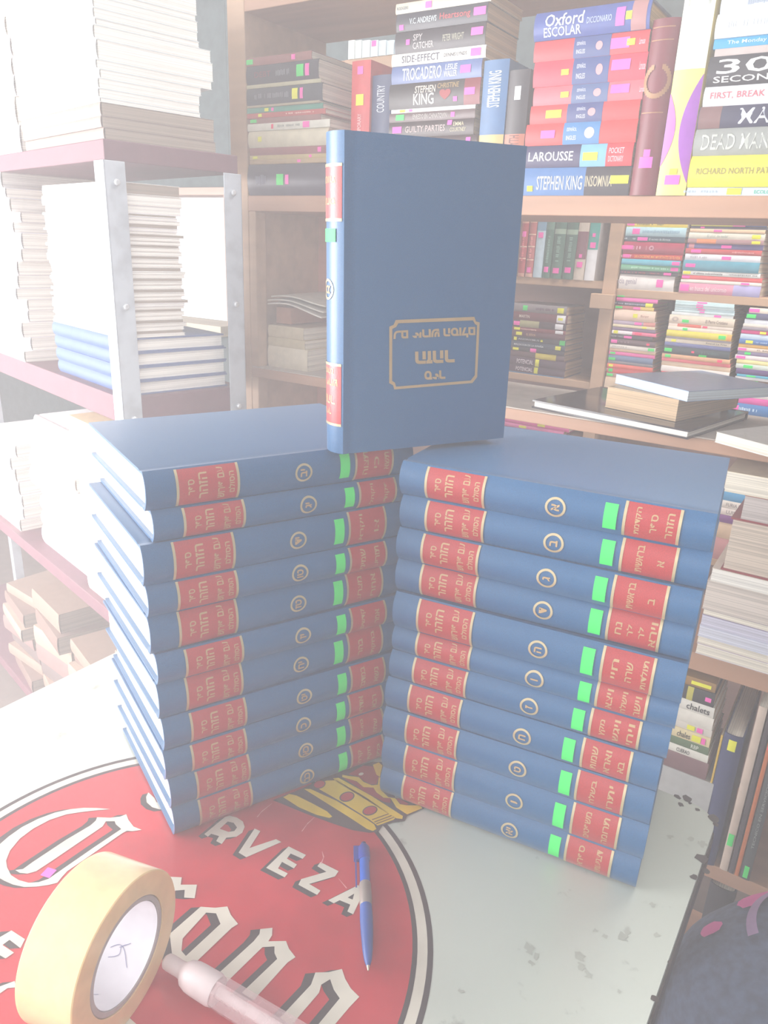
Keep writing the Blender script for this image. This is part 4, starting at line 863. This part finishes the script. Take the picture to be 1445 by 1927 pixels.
stack(SH, T1, (1240, 550), 7.05, [
 (1205, 200, 265, 0, (236, 222, 206), 'cream', {'s': [('p', 1265, .02)]}), (1170, 270, 350, 0, (88, 88, 120), 'dusky navy', {'s': [('g', 1225, .018)]}), (1140, 352, 410, 0, (226, 230, 238), 'white', {}),
 (1120, 412, 450, 0, (226, 216, 206), 'ivory', {}), (1110, 452, 490, 0, (150, 140, 150), 'grey', {}), (1095, 492, 540, 0, (210, 60, 130), 'magenta', {'s': [('y', 1380, .012)]}), (1085, 542, 610, 0, (196, 214, 230), 'pale blue', {}),
 (1070, 612, 675, 0, (82, 120, 176), 'mid blue', {'s': [('y', 1200, .014)], 'k': (1290, 1440, (150, 180, 220))}), (1060, 677, 720, 0, (226, 176, 90), 'ochre', {}), (1050, 722, 770, 0, (232, 214, 200), 'buff', {'s': [('p', 1105)], 't': [('EL BAJO', 1300, 1500, (130, 110, 90), .5)]}),
 (1045, 772, 820, 0, (140, 128, 160), 'grey-purple', {'s': [('g', 1175, .012)]}), (1015, 822, 880, 0, (234, 222, 220), 'rose white', {'s': [('p', 1085, .018)]}), (1035, 882, 935, 0, (236, 226, 160), 'pale yellow', {}),
 (1025, 937, 1000, 0, (206, 216, 206), 'grey-green', {'s': [('g', 1180, .018)]}), (1030, 1002, 1073, 0, (92, 66, 120), 'violet', {}), (1035, 1075, 1105, 0, (80, 170, 200), 'cyan', {'s': [('g', 1220, .018)]}),
 (1015, 1107, 1140, 0, (220, 220, 220), 'light grey', {}), (1000, 1142, 1165, 0, (110, 84, 70), 'thin brown', {'s': [('g', 1265, .014)]}), (985, 1167, 1265, 0, (180, 120, 70), 'thick brown', {'s': [('g', 1370, .014, .4)]}),
 (960, 1267, 1365, 0, (230, 222, 218), 'white', {'s': [('g', 1010, .016, .5)], 'k': (1130, 1410, (170, 160, 160))}), (955, 1367, 1450, 0, (214, 80, 160), 'broad magenta', {}), (940, 1452, 1530, 0, (60, 120, 180), 'bright blue', {'s': [('p', 990, .02)], 'k': (1060, 1300, (190, 214, 236))})],
 .13, 'the third far column at the right frame edge', 'paperback columns on the far lower shelf', base=zr2, Lfix=.2, pages=PAGEB)
# glimpsed under the ledge
stack(SH, T1, (960, 380), 2.979, [
 (-60, 1195, 1225, 330, (240, 90, 170), 'hot pink', {'s': [('y', 175, .02)]}), (-60, 1227, 1262, 300, (236, 120, 180), 'rose', {'s': [('y', 70, .02)]}), (-60, 1264, 1290, 300, (190, 60, 130), 'dark pink', {})],
 .13, 'the low far pile glimpsed under the ledge', 'pink books glimpsed under the ledge', base=zl3)
stack(SH, T1, K9[0], K9[1], [
 (440, 530, 590, 0, (70, 150, 196), 'sky blue', {}), (435, 592, 640, 0, (224, 216, 206), 'white', {'t': [('FURIA DE', 470, 590, (150, 140, 140), .5)]}), (430, 642, 690, 0, (226, 214, 206), 'off-white', {'t': [('LUISA', 470, 560, (150, 140, 140), .5)]}),
 (425, 692, 740, 0, (120, 60, 130), 'purple', {}), (400, 742, 850, 0, (210, 180, 150), 'patterned beige', {}), (390, 852, 1060, 0, (190, 130, 130), 'dusty red', {})],
 .13, 'the small pile glimpsed beside the right blue stack', 'small books glimpsed below the ledge', base=zr3, Lfix=.19)
# white books glimpsed through the upper opening, on a higher far board
zU = SH.hit(700, 107, T1)[1]; sU0 = SH.s_at(640, zU, T1); sU1 = SH.s_at(790, zU, T1)
board('shelf_board', SH, sc0, sU1+.1, T1, T1+D1, zU-.03, zU, woodL, far)
xs = [655, 668, 681, 697, 712, 727, 742, 757]
for i in range(7):
    upright(SH, T1, (0, 0), 1.0, xs[i], xs[i+1]-1, 92, 76, 107, (226-4*i, 232-2*i, 230), ['white', 'chalk white', 'ivory', 'pink-tagged white', 'mint-lettered white', 'grey-white', 'pale'][i], ['leftmost', 'second', 'third', 'fourth', 'fifth', 'sixth', 'last'][i]+' in the bright row seen through the upper opening', 'white books seen through the upper opening', W=.14, base=zU, stickers=[('p', .8)] if i == 3 else [])
sg = SH.s_at(985, .8, T1)
o = board('storage_box', SH, sg-.05, sg+.10, T1, T1+.2, zc1+.19+.0, zc1+.19+.16, mat((150, 160, 160), .7)); tag(o, 'pale grey box glimpsed left of the red dictionaries', 'box'); 
board('top_board', SH, sc0, sc1, T1, T1+D1, zc1+.166, zc1+.189, woodL, far)
# upright red and blue paperbacks in the left cubicle opening
upright(SH, T0+.02, (440, 0), 4.25, 940, 1090, 760, 485, 1540, (206, 62, 66), 'red', 'standing left of the tall middle stack', None, W=.13, base=zM, titles=[('GRAND CONTEMPORARY', .25, .62, (236, 190, 190), .2)], stickers=[('y', .72, .017, .4), ('p', .93, .012, .3)])
upright(SH, T0+.025, (440, 0), 4.25, 1100, 1255, 900, 600, 1540, (50, 66, 104), 'dark blue', 'squeezed between the red one and the middle stack', None, W=.13, base=zM, titles=[('COUNTRY', .70, .92, (200, 206, 214), .4)])
# ============================================================ STEEL RACK AT THE LEFT
steelM = mat((176, 184, 192), .45, 'steel', metal=.15, name='galvanised steel'); maroonM = mat((96, 54, 66), .6, 'enamel', name='maroon board')
dd = ray(228, 700); dd = dd*(1.22/dd.y); P1 = C0+dd
RK = Fr((P1.x, P1.y, 0), math.radians(44))        # a: right face going right-back, b: left face going left-back
zU1 = RK.hit(300, 274, 0)[1]; zU0 = RK.hit(300, 312, 0)[1]
zV1 = RK.hit(350, 738, 0)[1]; zV0 = zV1-.045
RL = Fr((P1.x, P1.y, 0), math.radians(44+90))     # along the left face: a = RK.b, b = -RK.a
zW1 = RL.hit(100, 1062, 0)[1]; zW0 = zW1-.03
rw = RK.s_at(458, .45, 0)                         # distance between the posts
rk = empty('steel_rack', basis(RK.a, RK.b, V((0, 0, 1)), RK.o), 'galvanised steel rack with maroon boards at the left, loaded with books', 'rack')
LB = 1.5
def angle_post(x, y, sx, sy, z0, z1):
    fl = .034; th = .0025
    v, f = join([bevbox(min(x, x+sx*fl), max(x, x+sx*fl), min(y, y+sy*th), max(y, y+sy*th), z0, z1, .0006), bevbox(min(x, x+sx*th), max(x, x+sx*th), min(y, y+sy*fl), max(y, y+sy*fl), z0, z1, .0006)])
    o = mesh_obj('post', v, f, steelM, rk)
    for z in (z0+.03, (z0+z1)/2, z1-.03):
        v, f = lathe([(.005, 0), (.005, .004), (.003, .006)], 10)
        mesh_obj('bolt', [(x+sx*.018+p[0], y-sy*p[2], z+p[1]) for p in v], f, mat((206, 210, 214), .35, metal=.5), o)
for (x, y, sx, sy) in ((-.004, -.004, 1, 1), (rw, -.004, -1, 1), (-.004, LB, 1, -1), (rw, LB, -1, -1)):
    angle_post(x, y, sx, sy, zV0-.02, zU0-.0)
    v, f = bevbox(min(x, x+sx*.03), max(x, x+sx*.03), min(y, y+sy*.03), max(y, y+sy*.03), FLOOR, zV0-.021, .001); mesh_obj('post', v, f, steelM, rk)
for z0, z1 in ((zU0, zU1), (zV0, zV1), (zW0, zW1), (FLOOR+.12, FLOOR+.15)):
    board('shelf_board', RK, .0, rw-.004, .0, LB-.004, z0, z1, maroonM, rk)
def rack_stack(C_, zs, L, W, spec, where, group, noun, base):
    """books with spines on the left face and page tails on the right face; C_ = corner offset (a, b)"""
    z = base; n = len(spec)
    for i in range(n-1, -1, -1):
        t, col, word, pg, hd = spec[i][:5]; jw = spec[i][5] if len(spec[i]) > 5 else random.uniform(-.006, .006)
        ja = random.uniform(-.003, .003); Lk = L*random.uniform(.97, 1.0); Wk = W+jw
        M = basis(-RK.b, RK.a, V((0, 0, 1)), RK.P(C_[0]+ja, C_[1]+Lk, z))
        pos = 'topmost' if i == 0 else ('lowest' if i == n-1 else ORD[i]+' down')
        make_book('hardcover_book' if hd else noun, Lk, Wk, t-.0002, col, M, f"{word}, {pos} in {where}", 'book' if noun != 'magazine' or hd else 'magazine', group, hard=hd, pages=pg)
        z += t
    return z
WP = PAGEW; BP = mat((150, 136, 122), .8, 'pages', name='brownish pages')
WH = (232, 230, 226)
# middle level: thin magazines over four blue hardcovers
mags = []
zt = RK.hit(300, 342, .02)[1]; zbk = RK.hit(262+30, 634, .02)[1]
tot = zt-zbk; k = 0; ts = []
while sum(ts) < tot-.012: ts.append(random.choice([.0042, .005, .0058, .0066]))
ts[0] = .017; ts[1] = .016; ts[2] = .012
while sum(ts) > tot: ts.pop()
mags = [(t, random.choice([WH, (214, 206, 198), (206, 200, 206), (190, 180, 172)]), 'thin white magazine', WP if i % 3 else BP, False) for i, t in enumerate(ts)]
blues = [((zbk-zV1)/4, (64, 90, 140), 'blue hardcover', WP, True, .01) for _ in range(4)]
Lm_ = RL.s_at(88, .4, 0)-.012; 
RW = RK.s_at(430, .3, 0)-.02
rack_stack((.016, .016), None, Lm_, RW, blues, 'the blue pile at the steel post', 'blue hardcovers on the rack', 'hardcover_book', zV1)
rack_stack((.016, .016), None, Lm_*.97, RK.s_at(358, .5, 0)-.02, mags, 'the magazine pile behind the steel post', 'magazines on the rack', 'magazine', zbk+.0005)
# upper level
ysU = [-60, 10, 22, 42, 60, 72, 96, 132, 148, 164, 182, 198, 212, 236, 256, 274]
up = []
zz = [RK.hit(300, y+6 if y < 200 else y, .02)[1] for y in ysU]; zz[-1] = zU1
for i in range(len(zz)-1):
    lowest3 = i >= len(zz)-4
    up.append((zz[i]-zz[i+1], (128, 112, 104) if lowest3 else (222, 228, 228), 'thick grey-brown book' if lowest3 else 'white book', BP if lowest3 else WP, False, (.012 if lowest3 else (.012 if 5 <= i <= 7 else -.012))))
Lu = RL.s_at(42, .7, 0)-.012
rack_stack((.004, .006), None, Lu, RK.s_at(400, .7, 0)-.006, up, 'the bright pile on top of the steel rack', 'white books on top of the rack', 'paperback_book', zU1)
def simple_pile(a0, b0, L, W, n, base, top, cols, words, where, group, pg=WP, noun='paperback_book', hd=False, nword='book', rot=0):
    z = base; ts = [random.uniform(.7, 1.3) for _ in range(n)]; s = sum(ts); ts = [t*(top-base)/s for t in ts]
    for i in range(n-1, -1, -1):
        c = cols[i % len(cols)]; jj = random.uniform(-.012, .012)
        M = basis(-RK.b, RK.a, V((0, 0, 1)), RK.P(a0+jj, b0+L+random.uniform(-.01, .01), z))@Matrix.Rotation(rot*random.uniform(-1, 1), 4, 'Z')
        pos = 'topmost' if i == 0 else ('lowest' if i == n-1 else ORD[i]+' down')
        make_book(noun, L*random.uniform(.93, 1), W*random.uniform(.9, 1), ts[i]-.0002, c, M, f"{words[i % len(words)]} {nword}, {pos} in {where}", 'book', group, hard=hd, pages=pg)
        z += ts[i]
WC = [(226, 220, 220), (214, 216, 228), (230, 222, 214), (206, 200, 206)]; WW = ['white', 'pale blue-white', 'cream', 'greyish']
b2 = RL.s_at(38, .7, 0)+.02
simple_pile(.008, b2, .26, .2, 12, zU1, zU1+.42, WC, WW, 'the leftmost pile on top of the rack', 'books at the far left on top of the rack')
b3 = RL.s_at(52, .4, 0)+.03
simple_pile(.01, b3, .26, .21, 15, zV1, RL.hit(30, 318, 0)[1], WC, WW, 'the leftmost pile on the middle rack board', 'books at the far left of the middle board')
# lower level of the rack
q0 = RL.s_at(122, .15, 0)
simple_pile(.03, q0, .27, .2, 8, zW1, RL.hit(60, 800, 0)[1] if RL.hit(60, 800, 0)[1] < zV0 else zV0-.02, WC, WW, 'the thick pile below the middle rack board', 'thick books below the middle board', hd=True, noun='hardcover_book')
ztop = RK.hit(150, 880, .02)[1]
simple_pile(.008, .058, q0-.08, .17, 9, zW1+.0, zV0-.035, [(236, 206, 160), (240, 214, 176), (226, 216, 210), (230, 190, 160), (224, 222, 226), (200, 180, 176)], ['buff', 'cream', 'off-white', 'sandy', 'pale grey', 'dusky'], 'the cream pile beside the left blue stack', 'cream books below the middle board')
b5 = RL.s_at(15, .1, 0)+.02
simple_pile(.02, max(b5, q0+.3), .27, .2, 7, zW1, zW1+.22, WC, WW, 'the outermost pile below the middle board', 'outermost books below the middle board')
# bottom level: worn piles
zX = FLOOR+.15
BRN = [(136, 112, 98), (110, 88, 80), (150, 130, 114), (124, 96, 92), (92, 78, 76)]; BW = ['tan', 'brown', 'faded beige', 'dull pink', 'dark brown']
simple_pile(.035, .055, .16, .14, 9, zX, zW0-.10, BRN, BW, 'the worn pile under the rack nearest the table', 'worn books low under the rack', pg=BP, rot=.12)
simple_pile(.02, .25, .19, .14, 8, zX, zW0-.17, BRN, BW, 'the second worn pile under the rack', 'worn books low under the rack', pg=BP, rot=.15)
simple_pile(.02, .48, .20, .15, 7, zX, zW0-.13, BRN, BW, 'the third worn pile under the rack', 'worn books low under the rack', pg=BP, rot=.15)
simple_pile(.02, .72, .20, .15, 7, zX, zW0-.20, BRN, BW, 'the outermost worn pile under the rack', 'worn books low under the rack', pg=BP, rot=.15)
# ============================================================ BACKPACK
def blob():
    Pc = onz(1440, 1900, -.20); bm = bmesh.new(); bmesh.ops.create_uvsphere(bm, u_segments=48, v_segments=32, radius=1)
    for v_ in bm.verts:
        x, y, z = v_.co; s = lambda q, e: math.copysign(abs(q)**e, q)
        x, y, z = s(x, .7), s(y, .7), s(z, .6); k = 1+.04*math.sin(5*x+3*y)+.03*math.sin(7*z+4*x)
        v_.co = (x*.19*k, y*.15*k, z*.26)
    bm.verts.index_update(); v = [tuple(v_.co) for v_ in bm.verts]; f = [tuple(q.index for q in fc.verts) for fc in bm.faces]; bm.free()
    root = empty('backpack', Matrix.Translation((Pc.x+.095, Pc.y+.015, -.375))@Matrix.Rotation(.2, 4, 'Z'), 'dark navy fabric backpack with pink patches beside the table corner', 'bag')
    o = mesh_obj('bag_body', v, f, mat((64, 76, 100), .85, 'denim', name='navy fabric'), root, True)
    pk = mat((206, 76, 150), .75, name='pink fabric')
    bm = bmesh.new()
    vs = []; fs = []
    def onbag(a, b):   # a azimuth, b elevation
        x, y, z = math.cos(b)*math.cos(a), math.cos(b)*math.sin(a), math.sin(b); s = lambda q, e: math.copysign(abs(q)**e, q)
        x, y, z = s(x, .7), s(y, .7), s(z, .6); k = 1+.04*math.sin(5*x+3*y)+.03*math.sin(7*z+4*x); return (x*.192*k, y*.152*k, z*.263)
    for a0, b0, ra, rb in ((1.95, .98, .22, .10), (1.2, .9, .30, .12), (.6, .75, .2, .16), (2.5, .8, .12, .08)):
        n0 = len(vs); vs.append(onbag(a0, b0))
        for k in range(14): t = 2*math.pi*k/14; vs.append(onbag(a0+ra*math.cos(t)*random.uniform(.8, 1.1), b0+rb*math.sin(t)*random.uniform(.8, 1.1)))
        mesh_obj('pink_patch', vs, [(0, 1+k, 1+(k+1) % 14) for k in range(14)], pk, root); vs = []
    bm.free()
    vs = []; fs = []
    for k in range(25):
        a = .2+2.6*k/24; p = V(onbag(a, 1.05)); q = V(onbag(a, 1.12)); vs += [tuple(p*1.01), tuple(q*1.02)]
    fs = [(2*k, 2*k+2, 2*k+3, 2*k+1) for k in range(24)]; mesh_obj('zip_strip', vs, fs, mat((150, 120, 160), .7), root)
blob()

# ============================================================ LENS HAZE (added scattering box, stands in for the veil of the lens)
v, f = box_vf(-2.25, .42, -.12, 1.18, FLOOR+.001, 1.35)
hz_ = mesh_obj('lens_haze_box', v, f, bpy.data.materials.new('lens haze scatter')); hM = hz_.data.materials[0]; hM.use_nodes = True; nt = hM.node_tree
nt.nodes.remove(nt.nodes['Principled BSDF']); vs_ = nt.nodes.new('ShaderNodeVolumeScatter'); vs_.inputs['Density'].default_value = HAZE; vs_.inputs['Anisotropy'].default_value = HG
vs_.inputs['Color'].default_value = (1, .97, .98, 1)
nt.links.new(vs_.outputs[0], nt.nodes['Material Output'].inputs['Volume']); tag(hz_, 'added scattering box standing in for the bright lens haze', 'haze', kind='stuff')
